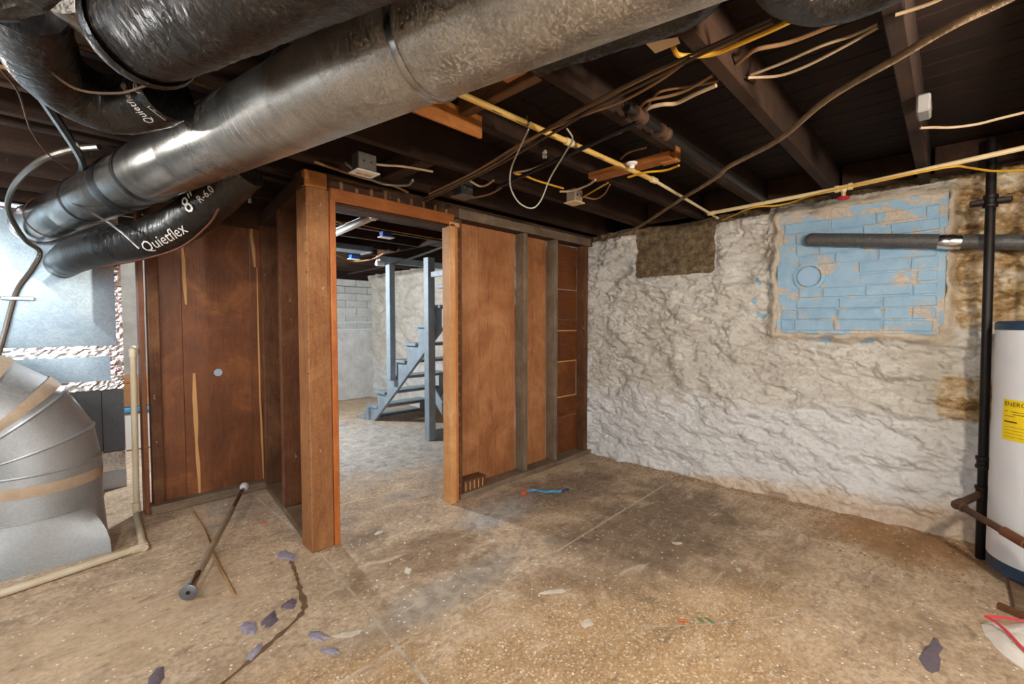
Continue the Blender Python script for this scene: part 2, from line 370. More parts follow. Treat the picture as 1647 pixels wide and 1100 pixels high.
def bevel_box_data(c, h, b=.004, rot=None):
    bm = bmesh.new(); bmesh.ops.create_cube(bm, size=1.0)
    for v in bm.verts: v.co = Vector((v.co.x*2*h[0], v.co.y*2*h[1], v.co.z*2*h[2]))
    if b > 0: bmesh.ops.bevel(bm, geom=list(bm.edges), offset=min(b, min(h)*.6), segments=1, affect='EDGES', profile=.7)
    M = Matrix.Translation(c) @ (rot.to_4x4() if rot is not None else Matrix.Identity(4))
    bm.transform(M); return bm
def box(name, x0, x1, y0, y1, z0, z1, mat, parent=None, b=.004, rough=0.0):
    bm = bevel_box_data(Vector(((x0+x1)/2, (y0+y1)/2, (z0+z1)/2)), (abs(x1-x0)/2, abs(y1-y0)/2, abs(z1-z0)/2), b)
    if rough:
        for v in bm.verts: v.co += Vector((random.uniform(-1, 1), random.uniform(-1, 1), random.uniform(-1, 1)))*rough
    me = bpy.data.meshes.new(name); bm.to_mesh(me); bm.free()
    return link(name, me, mat, parent)
def bar(name, a, b_, w_, h_, mat, parent=None, up=(0, 0, 1), bev=.003):
    a, b_ = Vector(a), Vector(b_); d = (b_-a); L = d.length; d.normalize()
    s = d.cross(Vector(up)).normalized(); u = s.cross(d)
    rot = Matrix((s, d, u)).transposed()
    bm = bevel_box_data((a+b_)/2, (w_/2, L/2, h_/2), bev, rot)
    me = bpy.data.meshes.new(name); bm.to_mesh(me); bm.free()
    return link(name, me, mat, parent)
def catmull(pts, sub=6):
    pts = [Vector(p) for p in pts]
    if len(pts) < 3: return pts
    q = [pts[0]*2-pts[1]] + pts + [pts[-1]*2-pts[-2]]; out = []
    for i in range(1, len(q)-2):
        p0, p1, p2, p3 = q[i-1:i+3]
        for k in range(sub):
            t = k/sub
            out.append(.5*((2*p1)+(-p0+p2)*t+(2*p0-5*p1+4*p2-p3)*t*t+(-p0+3*p1-3*p2+p3)*t**3))
    out.append(pts[-1]); return out
def frames(path):
    T = []
    for i in range(len(path)):
        a = path[max(0, i-1)]; b = path[min(len(path)-1, i+1)]; T.append((b-a).normalized())
    n = T[0].orthogonal().normalized()
    if abs(T[0].z) < .9: n = (Vector((0, 0, 1)) - T[0]*T[0].z).normalized()
    fr = []
    for t in T:
        n = (n - t*n.dot(t)).normalized(); fr.append((n.copy(), t.cross(n)))
    return fr
def tube_data(pts, r, n=8, sub=6, smooth_path=True, rfun=None, cap=True):
    path = catmull(pts, sub) if smooth_path else [Vector(p) for p in pts]
    fr = frames(path); V = []; F = []
    for i, p in enumerate(path):
        a, b = fr[i]
        for k in range(n):
            th = 2*math.pi*k/n; rr = r if rfun is None else r*rfun(i, len(path), th, p)
            V.append(p + (a*math.cos(th)+b*math.sin(th))*rr)
    for i in range(len(path)-1):
        for k in range(n):
            F.append((i*n+k, i*n+(k+1) % n, (i+1)*n+(k+1) % n, (i+1)*n+k))
    if cap: F.append(tuple(range(n-1, -1, -1))); F.append(tuple(range((len(path)-1)*n, len(path)*n)))
    return V, F, path, fr
def tube(name, pts, r, mat, parent=None, n=8, sub=6, smooth_path=True, rfun=None, cap=True):
    V, F, _, _ = tube_data(pts, r, n, sub, smooth_path, rfun, cap)
    return mesh(name, V, F, mat, parent, True)
def lathe(name, base, d, prof, mat, parent=None, n=24, caps=True):
    base = Vector(base); d = Vector(d).normalized(); a = d.orthogonal().normalized(); b = d.cross(a); V = []; F = []
    for t, r in prof:
        for k in range(n):
            th = 2*math.pi*k/n; V.append(base+d*t+(a*math.cos(th)+b*math.sin(th))*max(r, 1e-4))
    for i in range(len(prof)-1):
        for k in range(n): F.append((i*n+k, i*n+(k+1) % n, (i+1)*n+(k+1) % n, (i+1)*n+k))
    if caps: F.append(tuple(range(n-1, -1, -1))); F.append(tuple(range((len(prof)-1)*n, len(prof)*n)))
    return mesh(name, V, F, mat, parent, True)
def cyl(name, a, b, r, mat, parent=None, n=16):
    a, b = Vector(a), Vector(b); L = (b-a).length
    return lathe(name, a, b-a, [(0, r*.93), (min(.004, L*.1), r), (L-min(.004, L*.1), r), (L, r*.93)], mat, parent, n)
def prism(name, poly, axis, a, b, mat, parent=None):
    """polygon in the plane perpendicular to axis, extruded from a to b"""
    def pt(p, t): return {'x': (t, p[0], p[1]), 'y': (p[0], t, p[1]), 'z': (p[0], p[1], t)}[axis]
    n = len(poly); V = [pt(p, a) for p in poly]+[pt(p, b) for p in poly]
    F = [tuple(range(n-1, -1, -1)), tuple(range(n, 2*n))]+[(i, (i+1) % n, n+(i+1) % n, n+i) for i in range(n)]
    o = mesh(name, V, F, mat, parent)
    bm = bmesh.new(); bm.from_mesh(o.data); bmesh.ops.recalc_face_normals(bm, faces=bm.faces); bm.to_mesh(o.data); bm.free()
    return o
def text_flat(body, size, shear=0.0):
    c = bpy.data.curves.new('lettering', 'FONT'); c.body = body; c.size = size; c.shear = shear; c.resolution_u = 2
    o = bpy.data.objects.new('lettering', c); col.objects.link(o)
    bpy.context.view_layer.update()
    me = bpy.data.meshes.new_from_object(o.evaluated_get(bpy.context.evaluated_depsgraph_get()))
    V = [v.co.copy() for v in me.vertices]; F = [tuple(p.vertices) for p in me.polygons]
    bpy.data.objects.remove(o); bpy.data.curves.remove(c); bpy.data.meshes.remove(me)
    return V, F
def text_on(name, body, size, fn, mat, parent, shear=0.0):
    V, F = text_flat(body, size, shear); w_ = max(v.x for v in V)
    return mesh(name, [fn(v.x-w_/2, v.y) for v in V], F, mat, parent)

# ================================================================== THE ROOM
ZJ = 2.16           # underside of the joists
WALLX = 3.80        # face of the stone wall
YP = 2.58           # front of the doorway partition
XMIN, XMAX, YMIN, YMAX = -3.0, 3.95, -3.0, 7.42

# ---- floor: four concrete slabs with recessed joints
floor = sroot('floor', 'stained concrete floor slabs with a cross of mortar joints')
mesh('joint_bed', [(XMIN, YMIN, -.004), (XMAX+.3, YMIN, -.004), (XMAX+.3, YMAX+.1, -.004), (XMIN, YMAX+.1, -.004)], [(0, 1, 2, 3)], GROUT, floor)
g = .0085
Ax = lambda y: .942+(y-1.555)*.099          # joint running away from the camera
By = lambda x: 1.555+(x-.942)*.027          # joint running to the stone wall
cx, cy = .942, 1.555
def slab(poly):
    o = prism('slab', poly, 'z', -.05, 0.0, CONC, floor); return o
slab([(XMIN, YMIN), (Ax(YMIN)-g, YMIN), (cx-g, cy-g), (XMIN, By(XMIN)-g)])
slab([(Ax(YMIN)+g, YMIN), (XMAX+.3, YMIN), (XMAX+.3, By(XMAX+.3)-g), (cx+g, cy-g)])
slab([(cx+g, cy+g), (XMAX+.3, By(XMAX+.3)+g), (XMAX+.3, YMAX+.1), (Ax(2.6)+g, YMAX+.1), (Ax(2.6)+g, 2.6)])
slab([(XMIN, By(XMIN)+g), (cx-g, cy+g), (Ax(2.6)-g, 2.6), (Ax(2.6)-g, YMAX+.1), (XMIN, YMAX+.1)])
def ribbon(name, pts, w_, z, mat, parent=None, jit=.4):
    path = catmull([(p[0], p[1], z) for p in pts], 7); V = []; F = []
    for i, p in enumerate(path):
        a = path[max(0, i-1)]; b = path[min(len(path)-1, i+1)]; t = (b-a).normalized(); s = Vector((-t.y, t.x, 0))
        ww = w_*(1+jit*random.uniform(-1, 1)); V += [p+s*ww*.5, p-s*ww*.5]
    for i in range(len(path)-1): F.append((2*i, 2*i+1, 2*i+3, 2*i+2))
    return mesh(name, V, F, mat, parent)
ribbon('floor_crack', [(.90, 2.60), (.86, 2.40), (.82, 2.24), (.77, 2.07), (.61, 1.96), (.41, 1.855), (.2, 1.75)], .022, .0015, CRACK, floor, .6)
ribbon('floor_crack', [(1.70, .96), (1.86, .80), (2.10, .60), (2.35, .43), (2.62, .30)], .005, .0015, GROUT, floor, .7)

# ---- the rough stone wall on the right
BY0, BY1 = P(1518, 420, x=3.775).y, P(1253, 430, x=3.775).y      # blue brick patch
BZ0, BZ1 = P(1400, 535, x=3.775).z, P(1400, 328, x=3.775).z
def terr(t):        # broken ledges: flakes of stone and render
    k = math.floor(t); f = t-k; f = max(0., min(1., (f-.62)/.30)); return k+f*f*(3-2*f)
def inside(v, a, b, s):  # soft box
    return max(0., min(1., (v-a)/s+.5))*max(0., min(1., (b-v)/s+.5))
def stone_grid(name, y0, y1, z1f, xf, step, parent, fine=True):
    ny = int((y1-y0)/step); nz = int(2.3/step); V = []; F = []; cre = []; zon = []; dmp = []; ring = []
    for j in range(nz+2):
        for i in range(ny+1):
            y = y0+(y1-y0)*i/ny; zt = z1f(y); jj = min(j, nz); z = -.02+(zt+.02)*jj/nz
            p = Vector((y, z, 3.3))
            # cleft stones: diagonal, flattened
            q = Vector((y*1.5+z*1.3, z*3.6-y*1.2, 1.7)); wv = Vector((mn.noise(q*1.7), mn.noise(q*1.7+Vector((9, 4, 2))), 0))*.55
            qq = (q+wv*.6)*2.0; dd, pp = mn.voronoi(qq); cid = pp[0]; cv3 = mn.cell_vector(cid*7.3)
            fac = (cv3.x-.5)*.020 + ((qq.x-cid.x)*(cv3.y-.5)+(qq.y-cid.y)*(cv3.z-.5))*.05
            eg = max(0., min(1., (dd[1]-dd[0])*3.5)); fac = fac*(.2+.8*eg)
            k1 = mn.fractal(Vector((q.x*1.7, q.y*1.25, 4.0)), .9, 2.1, 5); k2 = mn.fractal(Vector((q.x*3.6+7, q.y*3.0, 9.0)), .8, 2.1, 4); k3 = mn.noise(Vector((y*34, z*38, 3)))
            n1 = k1; n2 = abs(k2)
            r3 = mn.noise(p*1.6); r2 = mn.noise((q+wv)*4.2); r1 = 1.0
            smooth = max(0., min(1., (1.05-z)/.6))          # thicker render low down
            amp = 1.0-.30*smooth
            rock = max(inside(y, -2.5, .0, .10)*inside(z, 1.28, 2.4, .25), inside(y, -.22, .06, .12)*inside(z, .72, .98, .12)*.9)
            by, bz = y+.030*mn.noise(Vector((y*9, z*9, 1)))+.008*mn.noise(Vector((y*40, z*40, 1))), z+.022*mn.noise(Vector((y*8, z*8, 7)))+.008*mn.noise(Vector((y*40, z*40, 5)))
            blue = inside(by, BY0, BY1, .012)*inside(bz, BZ0, BZ1, .012)
            near = inside(by, BY0-.055, BY1+.055, .05)*inside(bz, BZ0-.055, BZ1+.055, .05)
            h = (fac*1.2 + terr(k1*3.6)*.0155 + terr(k2*2.6+.4)*.0105 + k2*.009 + k3*.004)*amp + r3*.028 + rock*(k1*.03+terr(k1*6)*.010+r2*.012)
            br0 = inside(y, 1.36, 2.1, .04)*inside(z, 1.72, 2.3, .04)
            h = h*(1-.55*br0) - .014*br0
            h = h*(1-near*.75) + .046*near
            # flaking broken foot of the wall
            if z < .12: h += (mn.noise(Vector((y*6, z*9, 5)))*.03 + .03)*(1-z/.12)
            h = h*(1-blue) + (-.06)*blue
            x = xf(y) - h + (0.0 if j <= nz else .35)
            V.append((x, y, z))
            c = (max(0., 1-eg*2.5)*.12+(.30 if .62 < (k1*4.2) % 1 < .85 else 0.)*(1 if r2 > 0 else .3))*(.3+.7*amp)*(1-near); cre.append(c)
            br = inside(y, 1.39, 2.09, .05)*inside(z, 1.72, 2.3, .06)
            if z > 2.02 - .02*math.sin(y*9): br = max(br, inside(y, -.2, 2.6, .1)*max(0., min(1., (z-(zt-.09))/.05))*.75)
            bl2 = max(inside(y, .97, 1.10, .07)*inside(z, 1.30, 1.84, .2)*max(0., mn.noise(Vector((y*15, z*12, 2)))*2.0+.05), inside(y, .3, .8, .1)*inside(z, 1.17, 1.235, .03)*max(0, mn.noise(Vector((y*12, z*20, 8)))*2+.3))
            zon.append((br, rock, bl2, 1.0))
            ring.append(near*(1-blue)); dmp.append(max(0., min(1., 1.0-z/.33))*inside(y, -2.5, 1.4, .8)*.9 + .3*max(0., 1-z/.1) + .15*inside(y, -.6, .2, .4))
    n = ny+1
    for j in range(nz+1):
        for i in range(ny): F.append((j*n+i, (j+1)*n+i, (j+1)*n+i+1, j*n+i+1))
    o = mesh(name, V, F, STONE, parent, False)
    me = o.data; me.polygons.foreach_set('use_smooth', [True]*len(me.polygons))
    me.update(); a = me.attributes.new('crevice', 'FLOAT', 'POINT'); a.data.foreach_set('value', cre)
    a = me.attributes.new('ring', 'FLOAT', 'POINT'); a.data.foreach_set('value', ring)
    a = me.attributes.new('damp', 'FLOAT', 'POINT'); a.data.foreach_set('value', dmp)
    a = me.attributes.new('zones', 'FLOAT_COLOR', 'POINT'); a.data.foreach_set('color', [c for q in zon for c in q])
    return o
wall_right = sroot('wall_right', 'rough rubble stone wall in chalky white paint')
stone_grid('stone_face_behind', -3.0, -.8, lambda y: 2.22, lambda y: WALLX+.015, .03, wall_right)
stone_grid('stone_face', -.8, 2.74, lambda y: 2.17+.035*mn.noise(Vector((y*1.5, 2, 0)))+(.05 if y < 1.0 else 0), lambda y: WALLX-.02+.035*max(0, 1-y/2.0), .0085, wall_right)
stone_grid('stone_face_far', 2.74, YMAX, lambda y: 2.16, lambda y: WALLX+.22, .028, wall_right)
# bricked-up opening, painted blue
def brick_mesh():
    bm = bevel_box_data(Vector((0, 0, 0)), (.012, .5, .5), 0)
    me = bpy.data.meshes.new('brick'); bm.to_mesh(me); bm.free(); me.materials.append(BLUEBRICK); return me
BX0 = WALLX-.010
box('mortar_bed', BX0-.012, BX0+.03, BY0-.012, BY1+.012, BZ0-.012, BZ1+.012, BLUEBED, wall_right, .004)
CY, CZ = P(1301, 445, x=3.77).y, P(1301, 445, x=3.77).z
def brick_piece(ya, yb, za, zb):
    V = []; e = .004; x0, x1 = BX0-.022+random.uniform(-.002, .002), BX0+.01
    j = lambda: random.uniform(-.004, .004)
    for x, k in ((x1, 0), (x0+.004, 0), (x0, e)):
        V += [(x, ya+k+j(), za+k+j()), (x, yb-k+j(), za+k+j()), (x, yb-k+j(), zb-k+j()), (x, ya+k+j(), zb-k+j())]
    F = [(8, 11, 10, 9)]
    for a in (0, 4):
        for i in range(4): F.append((a+i, a+4+i, a+4+(i+1) % 4, a+(i+1) % 4))
    return mesh('brick', V, F, BLUEBRICK, wall_right)
zc = BZ0+.012; k = 0
while zc < BZ1-.06:
    hgt = random.uniform(.064, .072); y = BY0+.01+(-.12 if k % 2 else 0.0)+random.uniform(-.03, .03)
    while y < BY1-.02:
        L = random.choice((.225, .25, .235, .27)) if random.random() < .85 else .13
        a, b = max(y, BY0+.025), min(y+L, BY1-.025 if k > 7 or k < 2 else BY1-.13+.02*(k % 3))
        cyb = (a+b)/2; czb = zc+hgt/2
        if b-a > .03 and not (abs(czb-CZ) < .10 and b > CY-.10 and a < CY+.1): brick_piece(a, b, zc, zc+hgt)
        y += L+.010
    zc += hgt+.010; k += 1
cap = thing('round_wall_cap', (BX0-.02, CY, CZ), 'round blue painted cap set into the blue bricks below the grey pipe', 'cap')
lathe('disc', (BX0+.01, CY, CZ), (-1, 0, 0), [(0, 00.066), (.035, 0.070), (.040, .070), (.0405, .064), (.037, .062), (.037, .001)], BLUECAP, cap, 32)
lathe('rim_mortar', (BX0+.0, CY, CZ), (-1, 0, 0), [(0, .10), (.022, .098), (.027, .088), (.027, .075)], BLUEBED, cap, 24, False)

# ---- far stair room walls, outer walls
wall_far = sroot('wall_far', 'white painted block wall at the back of the stair room')
box('plaster_lower', 2.6, 4.3, YMAX-.06, YMAX+.1, 0, 1.20, WHITEPLASTER, wall_far, .01)
zb = 1.215; r = 0
while zb < 2.0:
    x = 2.55+(-.2 if r % 2 else 0)
    while x < 4.15:
        box('block', x, min(x+.39, 4.3), YMAX-.02+random.uniform(-.004, .004), YMAX+.1, zb, zb+.112, WHITEBLOCK, wall_far, .006); x += .40
    zb += .122; r += 1
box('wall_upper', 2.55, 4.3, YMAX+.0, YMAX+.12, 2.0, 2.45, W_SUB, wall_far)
box('wall_back_plain', XMIN, 2.55, YMAX, YMAX+.12, 0, 2.45, OUTERWALL, wall_far, .01)
for nm, b in (('wall_left', (XMIN-.12, XMIN, YMIN, YMAX)), ('wall_behind', (XMIN, XMAX+.3, YMIN-.12, YMIN))):
    rt = sroot(nm); box('wall_panel', *b, 0, 2.45, OUTERWALL, rt, .01)
box('rim_board', XMAX+.16, XMAX+.2, YMIN, YMAX+.1, 2.1, 2.4, W_SUB, wall_right)
# daylight windows behind the camera
for i, (a, b, ax) in enumerate((((-2.1, .3), (1.1, 2.0), 'y'), ((1.4, 3.0), (1.1, 2.0), 'x'))):
    wn = sroot('window_%d' % (i+1))
    def wb(n, u0, u1, z0, z1, d0, d1, mat):
        if ax == 'y': box(n, u0, u1, YMIN+d0, YMIN+d1, z0, z1, mat, wn)
        else: box(n, XMIN+d0, XMIN+d1, u0, u1, z0, z1, mat, wn)
    wb('pane', a[0], a[1], b[0], b[1], .002, .012, SKYPANE)
    for u0, u1, z0, z1 in ((a[0]-.05, a[0], b[0]-.05, b[1]+.05), (a[1], a[1]+.05, b[0]-.05, b[1]+.05), (a[0], a[1], b[0]-.05, b[0]), (a[0], a[1], b[1], b[1]+.05), ((a[0]+a[1])/2-.02, (a[0]+a[1])/2+.02, b[0], b[1])):
        wb('window_frame', u0, u1, z0, z1, .0, .04, WHITEPL)

# ---- ceiling: joists and subfloor boards
ceiling = sroot('ceiling', 'dark exposed floor joists under old subfloor boards')
JY = [-2.5, -2.05, -1.6, -1.18, -.75, -.31, .14, .59, 1.03, 1.51, 2.0, 2.47, 2.93, 3.4, 3.85, 4.3, 4.75, 5.2, 5.65, 6.1, 6.55, 7.0]
for y in JY+[2.79]:
    x1 = 4.08 if (y < 2.85 or y > 5.0) else 2.90
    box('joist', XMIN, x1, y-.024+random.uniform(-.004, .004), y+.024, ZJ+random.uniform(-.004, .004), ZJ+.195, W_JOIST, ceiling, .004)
x = XMIN
while x < 4.1:
    wd = .135
    y1 = YMAX+.1
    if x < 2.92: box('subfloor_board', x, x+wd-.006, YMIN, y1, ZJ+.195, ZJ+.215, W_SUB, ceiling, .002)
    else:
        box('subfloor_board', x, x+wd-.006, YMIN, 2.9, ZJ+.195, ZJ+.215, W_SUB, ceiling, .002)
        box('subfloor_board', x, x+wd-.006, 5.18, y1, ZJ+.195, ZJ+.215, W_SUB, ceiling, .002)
    x += wd
box('trimmer', 2.90, 2.95, 2.9, 5.2, ZJ, ZJ+.195, W_JOIST, ceiling)
# blocking between and beside the joists
box('blocking', .98, 1.33, 1.47, 1.488, ZJ-.06, ZJ+.035, W_BLOCK, ceiling)
box('blocking', 1.20, 1.245, 1.06, 1.48, ZJ-.002, ZJ+.09, W_BLOCK_DK, ceiling)
box('blocking', 1.02, 1.16, 1.056, 1.15, ZJ-.01, ZJ+.06, W_BLOCK_Y, ceiling)
box('blocking', 2.16, 2.25, 1.02, 1.50, ZJ-.036, ZJ-.002, W_BLOCK_Y, ceiling)
box('blocking', 2.205, 2.25, 1.00, 1.09, ZJ-.043, ZJ+.05, W_BLOCK_Y, ceiling)
box('blocking', 1.40, 1.49, 2.03, 2.44, ZJ, ZJ+.09, W_JOIST, ceiling)
box('blocking', .35, .47, .36, .44, ZJ-.0, ZJ+.08, W_BLOCK_Y, ceiling)
for y in (-.085, .365, .81, 1.27, 1.755):
    box('end_blocking', 3.70, 3.74, y-.18, y+.18, ZJ+.02, ZJ+.19, W_JOIST, ceiling)
# stairwell above the stairs
sw = sroot('wall_stairwell', 'cream boards lining the stairwell above the joists')
box('stairwell_side', 4.0, 4.05, 2.9, 5.2, 2.14, 3.4, CREAM, sw); box('stairwell_end', 2.9, 4.0, 5.2, 5.25, ZJ+.22, 3.4, CREAM, sw)
box('stairwell_front', 2.9, 4.0, 2.84, 2.9, ZJ+.22, 3.4, CREAM, sw); box('stairwell_inner', 2.86, 2.9, 2.9, 5.2, ZJ+.22, 3.4, CREAM, sw)
box('stairwell_top', 2.86, 4.05, 2.84, 5.25, 3.4, 3.45, CREAM, sw)
box('stairwell_header', 2.92, 4.02, 5.19, 5.25, ZJ-.08, ZJ+.22, W_GREYPAINT, sw)

# ================================================================== PARTITION WITH THE DOORWAY
wall_mid = sroot('wall_doorway', 'orange board partition with open studs and a doorway')
box('top_plate', 1.0, 3.80, YP-.02, YP+.11, ZJ-.10, ZJ-.004, W_TOP, wall_mid, .005, .001)
box('header', 1.165, 2.03, YP-.012, YP+.12, 1.985, ZJ-.10, W_TOP, wall_mid, .004)
box('top_plate_face', 2.08, 3.74, YP-.026, YP-.018, ZJ-.10, ZJ-.03, W_PLATE, wall_mid, .002)
box('corner_post', 1.005, 1.135, YP-.025, YP+.12, 0, ZJ-.10, W_POST, wall_mid, .006, .0015)
box('post_cap', 1.0, 1.125, YP-.028, YP+.02, ZJ-.10, ZJ-.01, W_BLOCK, wall_mid)
box('sole_plate', 2.085, 3.78, YP-.03, YP+.12, 0, .045, W_PLATE, wall_mid, .005, .002)
for x0, x1, m in ((2.085, 2.118, W_STUD_BR), (2.785, 2.832, W_STUD_GREY), (3.195, 3.24, W_STUD_GREY), (3.66, 3.715, W_STUD_BR)):
    box('stud', x0, x1, YP-.012, YP+.09, .045, ZJ-.10, m, wall_mid, .004, .001)
# wide boards: two bays of vertical boards, last bay of short planks
def vboards(xs, mat, y0, y1, z0, z1, parent, name='board'):
    for a, b in zip(xs[:-1], xs[1:]):
        box(name, a+.0012, b-.0012, y0+random.uniform(-.0015, .0015), y1, z0, z1, mat, parent, .002)
vboards([2.118, 2.37, 2.785], W_PANEL_OR, YP+.09, YP+.11, .045, ZJ-.10, wall_mid)
vboards([2.832, 3.195], W_PANEL_OR, YP+.09, YP+.11, .045, ZJ-.10, wall_mid)
W_PLANKX = wood('red brown short planks', '#3c1a0b', '#74411f', '#97602f', 'x', .55)
zs = [.05, .40, .60, .94, 1.235, 1.34, 1.63, 1.86, 2.05]
for a, b in zip(zs[:-1], zs[1:]):
    box('plank', 3.24, 3.66, YP+.085+random.uniform(-.004, .004), YP+.105, a+.003, b-.003, W_PLANKX, wall_mid, .003)
for z in (.94, 1.235, .60): box('plank_edge', 3.245, 3.655, YP+.078, YP+.09, z-.006, z+.006, PUTTY, wall_mid, .002)
# nail heads and stubs down the stud edge and the post
for i in range(26):
    z = .1+i*.075; box('nail_stub', 2.083, 2.088, YP-.016, YP-.010, z, z+.02, W_STUD_GREY, wall_mid, 0)
for i in range(20):
    z = .15+i*.095+random.uniform(-.02, .02); box('lath_stub', 1.002, 1.0055, YP-.024, YP-.008, z, z+.010, W_STUD_GREY, wall_mid, 0)
for i in range(9):
    xx = 1.2+i*.095; box('plaster_key', xx, xx+.018, YP-.0235, YP-.019, ZJ-.085, ZJ-.045+random.uniform(-.02, .02), NM_TAN, wall_mid, 0)
# door frame
door = sroot('door_1', 'open doorway with varnished head, orange jamb and pale new jamb')
box('jamb', 1.135, 1.168, YP-.035, YP+.13, 0, 2.01, W_JAMB_OR, door, .003)
box('head_jamb', 1.135, 2.0, YP-.03, YP+.13, 2.0, 2.075, W_JAMB_OR_X, door, .003)
box('head_trim', 1.14, 2.03, YP-.036, YP-.012, 2.0, 2.075, W_JAMB_OR_X, door, .003)
jb = box('new_jamb', 1.985, 2.035, YP-.04, YP+.05, 0, 2.005, W_NEW, door, .003); jb['label'] = 'pale new pine jamb'
box('jamb_stop', 2.033, 2.075, YP-.02, YP+.06, 0, 1.99, W_NEW_OR, door, .003)
box('jamb_cap', 1.985, 2.075, YP-.04, YP+.05, 1.99, 2.02, W_NEW, door, .002)

# ---- jog: short return wall going back from the corner post
wall_jog = sroot('wall_return', 'short return wall of dark studs behind the corner post')
JX = lambda y: 1.01+(y-2.6)*.118        # its left face
bar('sole_plate', (JX(2.69)+.09, 2.69, .022), (JX(3.9)+.09, 3.9, .022), .17, .044, W_PLATE_Y, wall_jog)
bar('top_plate', (JX(2.66)+.07, 2.66, ZJ-.055), (JX(3.92)+.07, 3.92, ZJ-.055), .14, .10, W_TOP_Y, wall_jog)
for y in (3.22, 3.80):
    box('stud', JX(y)+.005, JX(y)+.14, y, y+.045, .044, ZJ-.10, W_STUD_BR, wall_jog, .005, .0015)
ys = [2.70, 2.95, 3.2, 3.5, 3.8, 4.0]
for a, b in zip(ys[:-1], ys[1:]):
    bar('board', (JX(a)+.155, a+.002, 1.05), (JX(b)+.155, b-.002, 1.05), .02, 2.02, W_PANEL_OR if a < 3.1 else W_PANEL_DK, wall_jog, bev=.002)

# ---- dark panelled partition on the left
YL = 3.92
wall_l = sroot('wall_panelled', 'dark varnished board partition left of the doorway')
box('sole_plate', .45, 1.24, YL-.085, YL+.06, 0, .06, W_PLATE, wall_l, .006, .002)
box('top_plate', .40, 1.24, YL-.06, YL+.06, ZJ-.12, ZJ-.004, W_TOP, wall_l, .004)
box('edge_board', .425, .452, YL-.04, YL+.09, 0, ZJ-.12, W_PANEL_DK, wall_l, .003)
box('stud', .468, .53, YL-.06, YL+.03, .06, ZJ-.12, W_STUD_BR, wall_l, .005, .001)
vboards([.53, .665, 1.105, 1.23], W_PANEL_DK, YL+.0, YL+.022, .06, ZJ-.12, wall_l)
# pale splits in the boards
def sliver(pts, w_, y, mat=PUTTY, parent=wall_l):
    V = []; F = []
    for i, (x, z) in enumerate(pts):
        ww = w_*(.6+.6*random.random())*(1 if 0 < i < len(pts)-1 else .55)
        V += [(x-ww/2, y, z), (x+ww/2, y, z)]
    for i in range(len(pts)-1): F.append((2*i, 2*i+1, 2*i+3, 2*i+2))
    n = len(V); V += [(a, b+.006, c) for a, b, c in V]
    for i in range(len(pts)-1): F += [(n+2*i, 2*i, 2*i+2, n+2*i+2), (2*i+1, n+2*i+1, n+2*i+3, 2*i+3)]
    return mesh('pale_split', V, F, mat, parent)
def pl(lst): return [(P(u, v, y=YL).x, P(u, v, y=YL).z) for u, v in lst]
sliver(pl([(293, 395), (295, 420), (296, 445), (297, 462), (299, 490)]), .018, YL-.004)
sliver(pl([(312, 600), (313, 640), (315, 680), (316, 712), (318, 740), (320, 765), (321, 794)]), .024, YL-.004)
sliver(pl([(404, 355), (404, 380), (407, 400), (410, 430)]), .022, YL-.004)
sliver(pl([(413, 430), (416, 560), (418, 640), (421, 700), (424, 775)]), .012, YL-.004)
lathe('paint_patch', P(351, 599, y=YL-.002), (0, -1, 0), [(0, .028), (.002, .027)], LTPATCH, wall_l, 14)

# ================================================================== STAIRS
st = thing('staircase', (3.4, 4.6, 0), 'open blue grey painted wooden staircase seen through the doorway', 'stairs')
XS0, XS1 = 2.99, 3.88
RISE, RUN, Y0, Z0 = .2175, .238, 5.69, .204
def stringer(xa, xb):
    poly = []
    for i in range(10):
        zt = Z0-.035+RISE*i; yf = Y0-.03-RUN*i
        poly += [(yf, max(0, zt-RISE) if i else 0.0), (yf, zt)]
    poly += [(Y0-.03-RUN*10, Z0-.035+RISE*9), (Y0-.03-RUN*10, Z0+RISE*9-.30), (Y0-.17, 0.0)]
    return prism('stringer', poly, 'x', xa, xb, W_GREYPAINT, st)
stringer(XS0+.03, XS0+.07); stringer(XS1-.04, XS1)
for i in range(10):
    yf = Y0-RUN*i; zt = Z0+RISE*i
    box('tread', XS0-(.0 if i else -.02), XS1, yf-.25, yf+.02, zt-.036, zt, W_GREYPAINT, st, .005)
box('newel_block', XS0-.01, XS0+.06, Y0-.08, Y0+.02, 0, .17, W_GREYPAINT, st)
box('floor_board', XS0-.03, XS1, Y0+.0, Y0+.22, 0, .03, W_GREYPAINT, st)
box('support_post', 2.905, 2.995, 4.10, 4.19, 0, 2.03, W_GREYPAINT, st, .005)
box('rail_post', 2.92, 3.0, 4.93, 5.02, .60, 2.03, W_GREYPAINT, st, .005)
box('base_rail', 2.995, 3.88, 4.105, 4.145, 0, .11, W_GREYPAINT, st)
box('cross_rail', 2.93, 2.97, 3.2, 4.10, 1.81, 1.87, W_GREYPAINT, st)
box('cross_rail', 2.995, 3.88, 4.11, 4.15, 1.26, 1.38, W_GREYPAINT, st)
bar('diagonal_brace', (3.05, 4.0, .30), (3.45, 4.9, .55), .02, .14, W_GREYPAINT, st)

